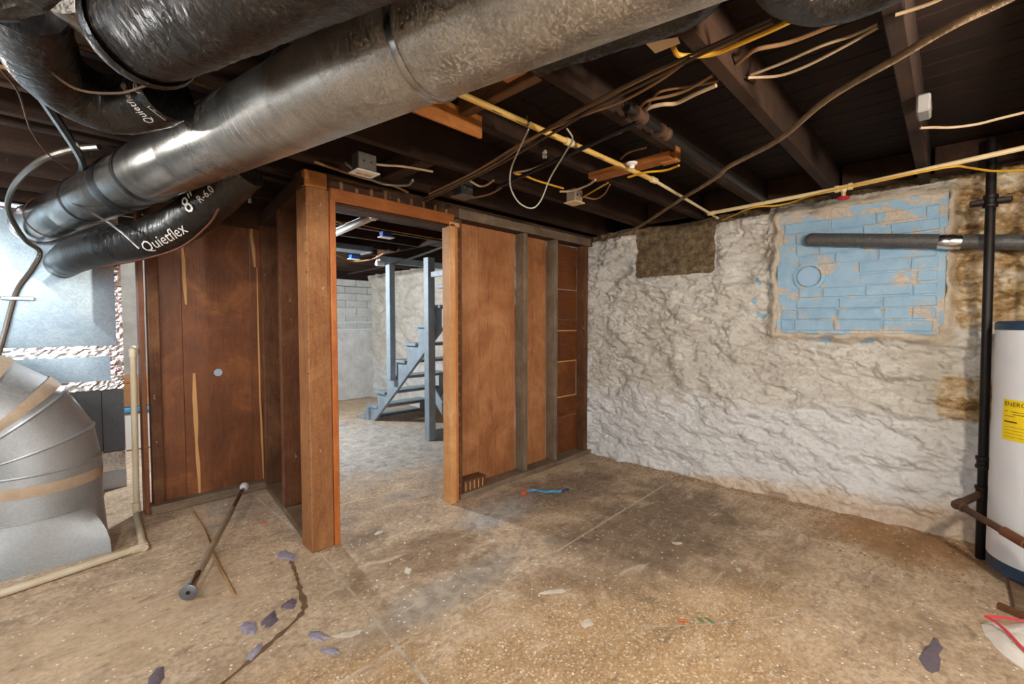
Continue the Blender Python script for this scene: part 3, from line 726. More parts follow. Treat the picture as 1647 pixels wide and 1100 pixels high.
# ================================================================== BIG ROUND DUCT
TH = R(101); DD = Vector((math.cos(TH), math.sin(TH), 0)); DP = Vector((.572, 1.5, 2.0)); DR = .130
duct = thing('round_duct', DP, 'large dusty galvanized round duct hung diagonally under the joists', 'duct')
def dpt(t): return DP+DD*t
def dsec(t0, t1, r): return lathe('duct_section', dpt(t0), DD, [(0, r), (.004, r+.001), (t1-t0, r)], GALV_DUCT, duct, 48, False)
for t0, t1, r in ((-2.4, -1.5, .134), (-1.5, -.565, .133), (-.565, .75, .130), (.75, 1.55, .1285), (1.55, 2.35, .1275), (2.35, 3.25, .1265)):
    dsec(t0, t1+.02, r)
def ring(t, w_, r, mat, name='seam_band', parent=duct):
    return lathe(name, dpt(t), DD, [(0, DR-.004), (0, r), (w_*.5, r+.0015), (w_, r), (w_, DR-.004)], mat, parent, 48, False)
ring(-.572, .022, .138, STEEL); ring(-1.51, .022, .139, STEEL)
ring(1.20, .035, .1335, BLACKSTRAP, 'black_strap'); ring(1.46, .09, .1335, BLACKSTRAP, 'black_tape'); ring(2.02, .025, .133, BLACKSTRAP, 'black_strap')
ring(3.17, .05, .136, STEEL, 'collar')
ring(2.8, .012, .131, RUSTY, 'hanger_wire')
# rust spots and screws
for a, t in ((1, -.6), (2, -1.0), (3, -.82), (4, -.78), (5, -.95), (6, -.7), (7, -.74), (8, -1.05)):
    th = R(200+random.uniform(-30, 60)); u_ = Vector((0, 0, 1)); s_ = DD.cross(u_)
    d_ = (u_*math.sin(R(-25+a*5))*1+s_*math.cos(R(-25+a*5))).normalized()
    if d_.dot(Vector((0, 0, CAM_H))-dpt(t)) < 0: d_ = (d_-2*d_.dot(s_)*s_)
    lathe('rust_spot', dpt(t)+d_*.1325, d_, [(0, .006), (.0025, .004)], RUSTY, duct, 8)
strap = tube('hanger_strap', [P(-60, -20, z=2.105), P(0, 62, z=2.105), P(70, 160, z=2.10), P(130, 255, z=2.06), dpt(1.98)+Vector((-.05, 0, .118))], .016, BLACKSTRAP, duct, 6)
strap2 = tube('hanger_wire', [dpt(2.02)+Vector((-.13, 0, .0)), P(180, 362, y=2.98), P(225, 400, y=2.88)], .006, STEEL, duct, 6)

# ================================================================== BLACK FLEXIBLE DUCTS
def crumple(amp=.05, rib=0.0, seed=0):
    def f(i, n, th, p):
        q = Vector((p.x*6+seed, p.y*6, p.z*6))+Vector((math.cos(th)*1.5, math.sin(th)*1.5, 0))
        e = min(i, n-1-i)
        return 1+amp*(mn.noise(q*1.6)+.6*mn.noise(q*5))+rib*math.sin(i*2.4)
    return f
def flex(pts, r, label, seed=0, amp=.06, n=28, sub=12):
    o = thing('flexible_duct', pts[len(pts)//2], label, 'flexible duct', 'black insulated flexible ducts')
    V, F, path, fr = tube_data(pts, r, n, sub, True, crumple(amp, .006, seed))
    mesh('sleeve', V, F, BLACKPL, o, True)
    return o, path, fr, r
def on_tube(fx, s0, th0, flip=1, up=1):
    _, path, fr, r = fx
    L = [0]
    for a, b in zip(path[:-1], path[1:]): L.append(L[-1]+(b-a).length)
    def fn(u, v):
        s = max(0, min(L[-1]*.999, s0*L[-1]+u*flip)); i = max(k for k in range(len(L)) if L[k] <= s); i = min(i, len(path)-2)
        f = (s-L[i])/(L[i+1]-L[i]); c = path[i].lerp(path[i+1], f)
        a = fr[i][0].lerp(fr[i+1][0], f); b = fr[i][1].lerp(fr[i+1][1], f); th = th0+up*v/r
        return c+(a*math.cos(th)+b*math.sin(th))*(r*1.075+.002)
    return fn
f1 = flex([P(232, 52, z=2.02), P(285, 25, z=2.01), P(360, -12, z=2.0), P(490, -75, z=2.0), P(640, -160, z=2.0), P(800, -330, z=2.0)], .115, 'wide black plastic wrapped duct at the top left above the round duct', 1, .035)
lathe('torn_cuff', P(222, 56, z=2.02), f1[1][4]-f1[1][0], [(-.02, .09), (0, .118), (.03, .128), (.045, .122)], BLACKPL, f1[0], 28, False)
f2 = flex([P(30, -10, z=2.06), P(48, 55, z=2.055), P(95, 128, z=2.04), P(170, 168, z=2.02), P(235, 163, z=2.035), P(270, 148, z=2.05)], .088, 'curved black duct with pale print in the upper left corner', 3, .06)
tube('wire_edge', [p+Vector((0, 0, 0)) for p in [P(25, 30, z=2.02), P(60, 92, z=1.99), P(120, 142, z=1.96), P(190, 150, z=1.95), P(235, 138, z=1.95)]], .0035, NM_DARK, f2[0], 6)
f3 = flex([P(395, 272, y=2.50), P(350, 314, y=2.65), P(300, 354, y=2.85), P(235, 384, y=3.1), P(168, 398, y=3.45), P(120, 412, y=3.95), P(100, 425, y=4.69)], .10, 'sagging black duct with pale print below the round duct', 5, .03)
tube('wire_edge', [P(352, 335, y=2.45), P(335, 362, y=2.55), P(290, 398, y=2.75), P(225, 418, y=3.0), P(160, 430, y=3.3)], .0045, simple('copper brown wire', '#5d2f20', .4, .3), f3[0], 6)
f4 = flex([P(860, 90, z=2.09), P(950, 58, z=2.09), P(1060, 22, z=2.09), P(1115, -5, z=2.095), P(1150, -40, z=2.095)], .055, 'black plastic covered duct behind the right end of the round duct', 8, .09)
f5 = flex([P(1250, -70, z=2.085), P(1275, -25, z=2.08), P(1340, -8, z=2.08), P(1430, -40, z=2.085), P(1520, -110, z=2.09)], .062, 'black plastic covered duct along the top right edge', 11, .09)
f6 = flex([P(-90, -40, z=1.92), P(-20, 5, z=1.92), P(40, -2, z=1.925), P(80, -30, z=1.93)], .026, 'torn black plastic flap in the very top left corner', 14, .25, 20)
f7 = flex([P(400, -30, z=2.13), P(450, -8, z=2.13), P(520, -10, z=2.13), P(580, -40, z=2.135)], .022, 'small crumpled black plastic duct between the two largest ducts', 17, .15, 20)
# galvanized takeoff between the top left ducts
tk = thing('duct_takeoff', P(110, 30, z=2.08), 'short bare galvanized takeoff pipe between the black ducts', 'duct')
a_, b_ = P(100, -22, z=2.085), P(205, 70, z=2.085)
lathe('pipe', a_, b_-a_, [(0, .062), ((b_-a_).length, .062)], GALV_DUCT, tk, 32); lathe('bead', a_, b_-a_, [((b_-a_).length*.8, .062), ((b_-a_).length*.82, .066), ((b_-a_).length*.84, .062)], GALV_DUCT, tk, 32, False)
# print on the ducts
def tube_dir(fx, px, plane):   # angle/position on the tube nearest to a point seen in the photo
    _, path, fr, r = fx; best = None
    L = [0]
    for a, b in zip(path[:-1], path[1:]): L.append(L[-1]+(b-a).length)
    eye = Vector((0, 0, CAM_H)); d = (P(px[0], px[1], z=2.5 if px[1] < 500 else 0)-eye).normalized()
    for i, p in enumerate(path):
        for k in range(72):
            th = 2*math.pi*k/72; q = p+(fr[i][0]*math.cos(th)+fr[i][1]*math.sin(th))*r
            nrm = (q-p)
            if nrm.dot(eye-q) <= 0: continue
            e = (q-eye); dist = (e-d*e.dot(d)).length
            if best is None or dist < best[0]: best = (dist, L[i]/L[-1], th)
    return best[1], best[2]
s0, t0 = tube_dir(f2, (222, 168), 0)
def turn(fn, ang, sc_=1.0):
    c, s_ = math.cos(ang), math.sin(ang)
    return lambda u, v: fn((u*c-v*s_)*sc_, (u*s_+v*c)*sc_)
_ft = turn(on_tube(f2, s0, t0, 1, -1), R(90))
text_on('print', 'Quietflex\u00ae', .05, lambda u, v: _ft(u*.52, v), PRINT, f2[0], .3)
s0, t0 = tube_dir(f2, (237, 140), 0)
fn = on_tube(f2, s0, t0)
for rr in (.016,):
    V = []; F = []
    for k in range(24):
        th = 2*math.pi*k/24; V += [fn(rr*math.cos(th), rr*math.sin(th)), fn(rr*.86*math.cos(th), rr*.86*math.sin(th))]
    for k in range(24): F.append((2*k, 2*k+1, 2*((k+1) % 24)+1, 2*((k+1) % 24)))
    nV = len(V)
    for k in range(-3, 4):
        o_ = .0035*k; l_ = math.sqrt(max(0, .011**2-o_*o_)); i = len(V)
        V += [fn(o_-.0009, -l_), fn(o_+.0009, -l_), fn(o_+.0012, l_), fn(o_-.0006, l_)]; F.append((i, i+1, i+2, i+3))
    mesh('print_emblem', V, F, PRINT, f2[0])
s0, t0 = tube_dir(f2, (265, 165), 0); fn = on_tube(f2, s0, t0)
V = []; F = []
for (u0, v0, u1, v1) in ((-.012, -.02, -.0105, .03), (-.012, -.02, .02, -.0185), (-.002, .012, .014, .015), (-.002, .018, .014, .021), (-.002, .024, .014, .027), (-.002, -.01, .005, -.002)):
    i = len(V); V += [fn(u0, v0), fn(u1, v0), fn(u1, v1), fn(u0, v1)]; F.append((i, i+1, i+2, i+3))
mesh('print_box', V, F, PRINT, f2[0])
for body, px, sz, sh in (('Quietflex', (272, 386), .075, .3), ('8"', (313, 338), .10, 0), ('R-6.0', (336, 316), .045, 0), ('GRAY', (240, 396), .022, 0)):
    if body == 'GRAY': continue
    s0, t0 = tube_dir(f3, px, 0); text_on('print', body, sz, on_tube(f3, s0, t0, -1, 1), PRINT, f3[0], sh)

# ================================================================== FURNACE AND PLENUM (left)
FX0, FX1, FY0, FY1 = -.95, .405, 4.70, 5.45
fur = thing('furnace', ((FX0+FX1)/2, FY0+.35, 0), 'furnace with galvanized plenum, foil taped seams and dark grey cabinet', 'furnace')
box('plinth', FX0, FX1+.0, FY0, FY1, 0, .14, GALV_BOOT, fur)
box('lower_foil_band', FX0, FX1+.002, FY0-.004, FY1, .14, .30, FOIL, fur, .006)
box('cabinet', FX0, FX1, FY0, FY1, .30, .79, GREYCAB, fur, .006)
box('cabinet_seam', .27, .274, FY0-.003, FY0, .30, .79, IRON, fur, 0)
box('coil_panel', FX0, FX1-.01, FY0+.002, FY1, .79, 1.12, GALV_PLENUM, fur, .006)
# plenum front with a shallow cross break
xm, zm = (FX0+FX1)/2+.25, 1.6
V = [(FX0, FY0, 1.12), (FX1, FY0, 1.12), (FX1, FY0, 2.14), (FX0, FY0, 2.14), (xm, FY0-.030, zm), (FX0, FY1, 1.12), (FX1, FY1, 1.12), (FX1, FY1, 2.14), (FX0, FY1, 2.14)]
mesh('plenum', V, [(0, 1, 4), (1, 2, 4), (2, 3, 4), (3, 0, 4), (1, 6, 7, 2), (0, 3, 8, 5), (2, 7, 8, 3)], GALV_PLENUM, fur)
def foil(name, x0, x1, z0, z1):
    bm = bmesh.new(); nx, nz = max(2, int((x1-x0)/.02)), max(2, int((z1-z0)/.015))
    g_ = [[bm.verts.new((x0+(x1-x0)*i/nx, FY0-.006-random.uniform(0, .003), z0+(z1-z0)*j/nz+(random.uniform(-.004, .004) if j in (0, nz) else 0))) for j in range(nz+1)] for i in range(nx+1)]
    for i in range(nx):
        for j in range(nz): bm.faces.new((g_[i][j], g_[i+1][j], g_[i+1][j+1], g_[i][j+1]))
    me = bpy.data.meshes.new(name); bm.to_mesh(me); bm.free(); return link(name, me, FOIL, fur)
foil('foil_tape', FX0, FX1-.04, 1.05, 1.13); foil('foil_tape', FX0, FX1, .79, .86); foil('foil_tape', FX1-.075, FX1+.004, .83, 1.13)
foil('foil_tape', FX1-.035, FX1+.004, 1.13, 1.95); foil('foil_tape', FX0, FX1, 2.09, 2.13)

# ================================================================== RETURN AIR ELBOW (lower left)
rb = thing('return_air_boot', (-.09, 3.69, 0), 'large gored galvanized elbow on a square boot with beige taped seams', 'duct')
ER, EC = .295, (-.09, 3.69)
def circ(z, r, cx_=EC[0], cy_=EC[1], n=48): return [(cx_+r*math.cos(2*math.pi*k/n), cy_+r*math.sin(2*math.pi*k/n), z) for k in range(n)]
def square(z, hx, n=48):
    out = []
    for k in range(n):
        c, s_ = math.cos(2*math.pi*k/n), math.sin(2*math.pi*k/n); m_ = max(abs(c), abs(s_)); out.append((EC[0]+.005+c/m_*hx, EC[1]+s_/m_*hx, z))
    return out
def loft(name, rings, mat, parent, smooth=True):
    n = len(rings[0]); V = [p for r_ in rings for p in r_]; F = []
    for i in range(len(rings)-1):
        for k in range(n): F.append((i*n+k, i*n+(k+1) % n, (i+1)*n+(k+1) % n, (i+1)*n+k))
    return mesh(name, V, F, mat, parent, smooth)
def blendring(t):
    a, b = square(.27*t, .30), circ(.27*t, ER); w_ = 1-t**2.5
    return [tuple(Vector(p)*w_+Vector(q_)*(1-w_)) for p, q_ in zip(a, b)]
loft('boot_transition', [blendring(t) for t in (0, .25, .5, .7, .85, .95, 1.0)], GALV_BOOT, rb)
loft('boot_collar', [circ(.27, ER+.002), circ(.50, ER+.002)], GALV_BOOT, rb)
loft('tape_band', [circ(.40, ER+.004), circ(.43, ER+.006), circ(.46, ER+.004)], MASTIC, rb)
BC = (EC[0]-.40, .50)   # bend centre in x,z
def mring(phi, r, n=48):
    rc = .40/math.cos(0)
    return [(BC[0]+(rc+r*math.cos(t))*math.cos(phi), EC[1]+r*math.sin(t), BC[1]+(rc+r*math.cos(t))*math.sin(phi)) for t in [2*math.pi*k/n for k in range(n)]]
angs = [0, 17, 37, 43, 62, 80, 90]
for a, b in zip(angs[:-1], angs[1:]): loft('gore', [mring(R(a), ER+.001), mring(R(b), ER)], GALV_BOOT, rb)
loft('elbow_run', [mring(R(90), ER), [(x-1.6, y, z) for x, y, z in mring(R(90), ER)]], GALV_BOOT, rb)
for a, wd in ((43, 5.5), (62, 5.5), (80, 5)):
    loft('tape_band', [mring(R(a-wd/2), ER+.004), mring(R(a), ER+.006), mring(R(a+wd/2), ER+.004)], MASTIC, rb)
for a in (1.5, 17, 37): loft('seam_bead', [mring(R(a-1), ER+.002), mring(R(a), ER+.009), mring(R(a+1), ER+.002)], GALV_BOOT, rb)
tube('collar_bead', circ(.27, ER+.004)+circ(.27, ER+.004)[:1], .004, GALV_BOOT, rb, 6, 1, False)

# condensate pipe along the floor and up by the panelled wall
pv = thing('drain_pipe', (.34, 3.29, 0), 'cream plastic drain pipe along the floor and up beside the dark boards', 'pipe')
q0, q1, q2 = Vector((-.75, 3.10, .02)), Vector((.345, 3.293, .02)), Vector((.378, 3.90, .02))
cyl('floor_run', q0, q1, .018, PVC, pv); cyl('side_run', q1, q2, .018, PVC, pv)
lathe('elbow', q1+(q0-q1).normalized()*.055, q1-q0, [(0, .023), (.06, .023), (.075, .018)], PVC, pv); lathe('elbow', q1, q2-q1, [(-.02, .02), (.0, .023), (.05, .023), (.051, .018)], PVC, pv)
cyl('riser', (.383, 3.93, .0), (.392, 3.93, 1.12), .018, PVC, pv); lathe('coupling', (.383, 3.93, .02), (0, 0, 1), [(0, .023), (.07, .023), (.071, .018)], PVC, pv)
lathe('coupling', (.392, 3.93, 1.08), (0, 0, 1), [(0, .023), (.05, .023), (.06, .016)], PVC, pv); cyl('top_run', (.392, 3.93, 1.115), (.46, 4.6, 1.115), .018, PVC, pv)
# things far behind in the gap left of the boards
sb = thing('storage_box', (.62, 6.2, 0), 'brown cardboard box far behind the drain pipe', 'box')
box('carton', .45, .95, 6.0, 6.4, .45, .75, CARD, sb); box('flap', .45, .95, 5.995, 6.0, .70, .76, CARD, sb, .001)
tb = thing('storage_tote', (.62, 6.2, 0), 'white storage tote under the cardboard box', 'tote')
box('tub', .40, 1.0, 5.98, 6.42, 0, .40, WHITEPL, tb, .02); box('lid', .38, 1.02, 5.96, 6.44, .40, .445, CYAN, tb, .008)

# conduit and wires at the furnace
bx = thing('flexible_conduit', P(20, 300, y=4.2), 'steel spiral conduit looping down in front of the furnace plenum', 'conduit')
V, F, _, _ = tube_data([P(160, 236, z=2.12), P(110, 242, z=2.12), P(60, 262, y=3.25), P(22, 300, y=3.8), P(14, 340, y=4.2), P(40, 385, y=4.5), P(64, 405, y=4.6), P(52, 432, y=4.62), P(26, 470, y=4.63), P(6, 540, y=4.63), P(-12, 600, y=4.63)], .014, 8, 26, True, lambda i, n, th, p: 1+.10*(i % 2))
mesh('conduit', V, F, BX, bx, True)
c_ = P(22, 480, y=4.66); cl = box('clamp', c_.x-.06, c_.x+.10, 4.60, 4.668, c_.z-.012, c_.z+.012, STEEL, bx)
tag(tube('control_wire', [P(0, 110, z=2.09), P(30, 150, z=2.09), P(50, 210, z=2.09), P(80, 250, z=2.09), P(112, 272, z=2.09)], .0035, NM_DARK), 'thin brown wire dangling left of the black hanger strap', 'wire')
for i, (y, m, lb) in enumerate(((1.93, NM_TAN, 'upper tan cable stapled along the joist at far left'), (2.26, NM_TAN, 'lower tan cable stapled along the joist at far left'))):
    tag(tube('joist_cable', [(-1.6, y, ZJ-.012), (-.5, y+.01, ZJ-.016), (.2, y, ZJ-.012), (.9, y+.01, ZJ-.012)], .007, m), lb, 'cable', 'cables at far left')

# ================================================================== PIPES UNDER THE CEILING
cp = thing('water_pipe', P(900, 225, z=2.14), 'yellow plastic water pipe crossing under the joists to the stone wall', 'pipe')
A, B, Cc, D = P(700, 133, z=2.147), P(1052, 290, z=2.10), P(1140, 343, z=2.10), P(1155, 351, z=2.10)
cyl('pipe', A+(A-B)*.25, B, .0125, CPVC, cp, 14); cyl('narrow_pipe', B, D, .009, CPVC_P, cp, 12)
for t in (0, -.5): 
    c_ = B.lerp(A, -t) if t else B
    lathe('coupling', c_-(B-A).normalized()*.03, B-A, [(0, .0125), (.002, .0165), (.05, .0165), (.06, .011)], CPVC_P, cp, 14)
for k in (.18, .27, .40, .52, .64, .76):
    a_ = A.lerp(B, k)+Vector((-.004, -.006, -.0112)); tube('pipe_print', [a_, a_+(B-A).normalized()*.05], .0016, PRINT_BK, cp, 4)
c_ = A.lerp(B, .31); cyl('hanger', c_+Vector((0, 0, .0)), c_+Vector((.0, .0, .03)), .006, STEEL, cp); lathe('hanger_band', c_-(B-A).normalized()*.006, B-A, [(0, .0155), (.012, .0155)], STEEL, cp, 14, False)
wp = thing('wall_water_pipe', P(1357, 300, z=2.14), 'pale plastic water pipe with a red handled valve along the stone wall top', 'pipe')
G, H_, V0 = P(1143, 343, z=2.10), P(1700, 226, z=2.135), P(1357, 302, z=2.118)
cyl('pipe', G, V0, .013, CPVC_P, wp); cyl('pipe', V0, H_, .013, CPVC_P, wp)
lathe('tee', G-(H_-G).normalized()*.02, H_-G, [(0, .014), (.05, .014), (.052, .0105)], CPVC_P, wp)
vd = (H_-G).normalized(); vv = V0-vd*.045
vb_ = lathe('valve_body', vv, vd, [(0, .013), (.002, .021), (.02, .021), (.024, .017), (.066, .017), (.07, .021), (.088, .021), (.09, .013)], CPVC_P, wp)
lathe('valve_bonnet', V0, (0, 0, -1), [(0, .016), (.02, .016), (.03, .011), (.045, .011), (.052, .006)], CPVC_P, wp)
hb = lathe('valve_handle', V0+Vector((0, 0, -.052)), (0, 0, -1), [(0, .008), (.002, .032), (.012, .034), (.018, .028), (.019, .004)], RED, vb_, 10); hb['label'] = 'red round handle'
ip = thing('iron_gas_pipe', P(1100, 235, z=2.18), 'black iron gas pipe with fittings beside a joist', 'pipe')
yi = .915
I = lambda u, v: Vector((P(u, v, z=2.13).x, yi, 2.13))
cyl('pipe', I(1012, 172), I(1228, 324), .016, IRON, ip); 
for (u, v) in ((1028, 186), (1068, 212)):
    c_ = I(u, v); lathe('coupling', c_-Vector((.04, 0, 0)), (1, 0, 0), [(0, .018), (.003, .027), (.02, .027), (.024, .022), (.056, .022), (.06, .027), (.077, .027), (.08, .018)], RUSTY, ip, 14)
cyl('branch', I(1022, 186)+Vector((0, 0, -.03)), P(800, 302, z=2.075), .010, IRON, ip)
# thick old fabric cable
tag(tube('fabric_cable', PZ([(995, 378), (1030, 363), (1085, 327), (1150, 287), (1172, 268), (1250, 226), (1330, 160), (1440, 95), (1530, 42), (1625, -4), (1720, -60)], 2.072), .0108, FABRIC, None, 10), 'thick brown fabric covered cable sweeping under the joists to the upper right', 'cable')
# hanging loop
tag(tube('looped_wire', [P(*q) for q in ()] or [P(850, 208, z=2.062), P(836, 238, z=2.055), P(822, 272, y=1.5), P(821, 300, y=1.5), P(834, 325, y=1.48), P(855, 335, y=1.46), P(870, 322, y=1.43), P(885, 286, y=1.4), P(910, 244, z=2.055), P(921, 224, z=2.06), P(912, 207, z=2.062)], .0035, THIN_W), 'thin whitish wire hanging in a loop from the joists', 'wire')
# bundle of cables
for i, (pts, m, lb) in enumerate((
    ([(690, 317), (720, 303), (800, 262), (852, 226), (930, 181), (1040, 124), (1113, 90)], NM_TAN, 'lowest cable of the brown bundle running from doorway head to the upper right'),
    ([(680, 320), (720, 300), (805, 254), (858, 220), (940, 172), (1045, 118), (1115, 87), (1240, 30)], NM_DARK, 'topmost dark cable of the bundle above the doorway head'),
    ([(690, 312), (760, 278), (826, 238), (870, 215), (935, 187), (1000, 163), (1060, 130), (1112, 92)], NM_TAN, 'sagging tan cable of the bundle in the middle of the ceiling'),
    ([(684, 324), (740, 297), (812, 260), (862, 230), (905, 205), (960, 172), (1050, 128), (1118, 92), (1245, 36)], NM_DARK, 'middle dark cable of the bundle above the doorway head'))):
    tag(tube('bundled_cable', PZ(pts, 2.105-.011*i), .0048, m), lb, 'cable', 'cable bundle under the joists')
CABLES = [
    ([(1083, 76), (1090, 88), (1110, 90), (1145, 87), (1180, 74), (1262, 38), (1300, 15)], 2.135, .008, NM_YEL, 'bright yellow cable bending up towards the black duct'),
    ([(1185, 102), (1200, 90), (1219, 79), (1270, 68), (1338, 41), (1380, 20)], 2.2, .007, NM_TAN, 'upper tan cable between the two right joists'),
    ([(1207, 121), (1257, 102), (1321, 74), (1372, 57), (1412, 39)], 2.2, .005, NM_WHITE, 'upper of two pale cables meeting at a joist at upper right'),
    ([(1203, 125), (1252, 122), (1295, 107), (1359, 74), (1412, 44)], 2.185, .005, NM_WHITE, 'lower of two pale cables meeting at a joist at upper right'),
    ([(1026, 178), (1040, 163), (1078, 154), (1104, 145), (1147, 121)], 2.18, .006, NM_TAN, 'upper tan cable rising from the iron pipe fitting'),
    ([(1034, 181), (1045, 173), (1066, 168), (1088, 166), (1117, 152), (1152, 137)], 2.163, .008, NM_WHITE, 'flat pale cable rising from the iron pipe fitting'),
    ([(1036, 180), (1053, 154), (1071, 145), (1117, 138), (1155, 130)], 2.198, .005, NM_TAN, 'thin tan cable rising from the iron pipe fitting'),
    ([(1480, 206), (1500, 205), (1530, 205), (1570, 200), (1610, 190), (1660, 178)], 2.145, .0055, NM_WHITE, 'pale cable leaving the grey box towards the right edge'),
    ([(1440, 24), (1490, 8), (1530, -10)], 2.145, .005, NM_WHITE, 'short pale cable at the top edge beside the right joist'),
    ([(935, 238), (965, 226), (1000, 212)], 2.172, .006, NM_WHITE, 'short pale cable above the yellow water pipe'),
    ([(998, 256), (1012, 245), (1040, 237)], 2.17, .005, NM_TAN, 'tan cable curving over the orange blocking'),
    ([(1010, 285), (1040, 277), (1070, 274), (1092, 266)], 2.072, .006, NM_YEL, 'yellow cable under the orange blocking'),
    ([(828, 279), (845, 283), (862, 290), (885, 297), (906, 303)], 2.13, .006, NM_YEL, 'yellow cable left of the tan electrical box'),
    ([(826, 278), (855, 272), (890, 258)], 2.148, .006, NM_WHITE, 'pale cable meeting the yellow one in the middle of the ceiling'),
    ([(900, 308), (920, 307), (945, 298), (958, 289)], 2.105, .006, NM_WHITE, 'pale cable over the tan electrical box'),
    ([(938, 317), (955, 307), (978, 294)], 2.11, .005, NM_YEL, 'straight yellow cable from the tan electrical box'),
    ([(940, 317), (958, 320), (972, 312), (981, 297)], 2.11, .005, NM_TAN, 'orange looped cable from the tan electrical box'),
    ([(756, 291), (770, 299), (782, 298), (794, 290)], 2.12, .006, NM_WHITE, 'upper pale looped cable from the dark electrical box'),
    ([(762, 318), (785, 313), (800, 306), (812, 296)], 2.10, .006, NM_TAN, 'lower tan looped cable from the dark electrical box'),
    ([(600, 264), (622, 266), (650, 268), (696, 276)], 2.12, .006, NM_WHITE, 'pale cable right of the white outlet'),
    ([(505, 260), (540, 272), (580, 285), (630, 298), (656, 309)], 2.14, .007, NM_TAN, 'tan cable above the corner post'),
    ([(1162, 354), (1185, 344), (1200, 337), (1222, 332), (1245, 331), (1272, 326), (1300, 316), (1335, 307), (1380, 297), (1450, 283), (1530, 268), (1560, 270), (1600, 275), (1660, 273)], 2.068, .0055, NM_YEL, 'long yellow cable along the top of the stone wall'),
]
for pts, z, r_, m, lb in CABLES:
    tag(tube('electrical_cable', PZ(pts, z), r_, m), lb, 'cable', 'loose ceiling cables')
o = tag(tube('armored_cable', PZ([(556, 262), (575, 276), (600, 290), (625, 297), (655, 297), (664, 290)], 2.11), .008, BX, None, 8, 20, True, lambda i, n, th, p: 1+.12*(i % 2)), 'sagging steel armored cable under the white outlet', 'cable')
# wire fasteners and insulators
for (u, v, lb) in ((655, 333, 'small white porcelain knob over the doorway head'), (876, 252, 'small white porcelain knob in the middle of the ceiling'), (402, 325, 'small white porcelain knob above the dark return wall')):
    kn = thing('porcelain_insulator', P(u, v, z=2.14), lb, 'insulator', 'porcelain knobs')
    p_ = P(u, v, z=2.14) if u != 402 else P(u, v, y=3.6)
    lathe('spool', p_+Vector((0, 0, .03)), (0, 0, -1), [(0, .010), (.012, .013), (.016, .009), (.022, .009), (.026, .013), (.036, .011)], CERAMIC, kn, 12)
    cyl('nail', p_+Vector((0, 0, -.01)), p_+Vector((0, 0, .05)), .003, STEEL, kn, 6)
kn = thing('porcelain_socket', P(1016, 262, z=2.11), 'white porcelain lamp socket under the orange blocking', 'socket')
p_ = P(1016, 264, z=2.11); lathe('socket', p_+Vector((0, 0, .006)), (0, 0, -1), [(-.0, .026), (.008, .026), (.014, .015), (.03, .013)], CERAMIC, kn, 14); cyl('base', p_+Vector((0, 0, .008)), p_+Vector((0, 0, -.0)), .029, CERAMIC, kn)
# electrical boxes
def ebox(u, v, z, hx, hy, hz, mat, label, lid=None, rot=0.0, outlet=False):
    c = P(u, v, z=z); e = thing('electrical_box', c, label, 'electrical box', 'ceiling electrical boxes')
    bb = box('box', c.x-hx, c.x+hx, c.y-hy, c.y+hy, c.z, c.z+2*hz, mat, e, .004)
    if lid:
        cv = box('cover', c.x-hx*1.25, c.x+hx*1.25, c.y-hy*1.35, c.y+hy*1.35, c.z-.006, c.z+.001, lid, e, .002)
        if outlet:
            for k in (-1, 1): box('receptacle', c.x-.017+k*.022*1, c.x+.017+k*.022, c.y-.016, c.y+.016, c.z-.010, c.z-.005, IVORY, cv, .003)
    for k in (-1, 1): lathe('knockout', (c.x+k*hx*.4, c.y-hy-.0005, c.z+hz), (0, -1, 0), [(0, .008), (.001, .007)], STEEL, bb, 10)
    return e
ebox(586, 278, 2.06, .05, .035, .045, BOXGREY, 'steel ceiling box with a white outlet plate', WHITEPL, outlet=True)
ebox(745, 316, 2.07, .045, .04, .045, BOXDK, 'dark steel ceiling box with a dull cover', BOXGREY)
ebox(924, 326, 2.075, .04, .035, .04, BOXTAN, 'tan ceiling box with a yellowish cover', CPVC_P)
e = thing('electrical_box', (2.22, .10, 2.22), 'light grey utility box fixed to the side of the right joist', 'electrical box', 'ceiling electrical boxes')
c_ = P(1492, 170, y=.085); box('box', c_.x-.055, c_.x+.055, .075, .115, c_.z-.035, c_.z+.03, simple('pale grey steel', '#8f8c88', .45, .3), e, .006)
for k in (-1, 0, 1): lathe('knockout', (c_.x+k*.032, .0745, c_.z), (0, -1, 0), [(0, .012), (.001, .011)], BOXGREY, e, 12)
tg = tag(mesh('cardboard_tag', [P(1038, 70, z=2.13), P(1090, 60, z=2.12), P(1094, 70, z=2.12), P(1054, 86, z=2.12)]+[p+Vector((0, 0, .002)) for p in (P(1038, 70, z=2.13), P(1090, 60, z=2.12), P(1094, 70, z=2.12), P(1054, 86, z=2.12))], [(0, 1, 2, 3), (7, 6, 5, 4), (0, 4, 5, 1), (1, 5, 6, 2), (2, 6, 7, 3), (3, 7, 4, 0)], PAPER), 'small pale cardboard tag hanging by the black duct at top', 'tag')

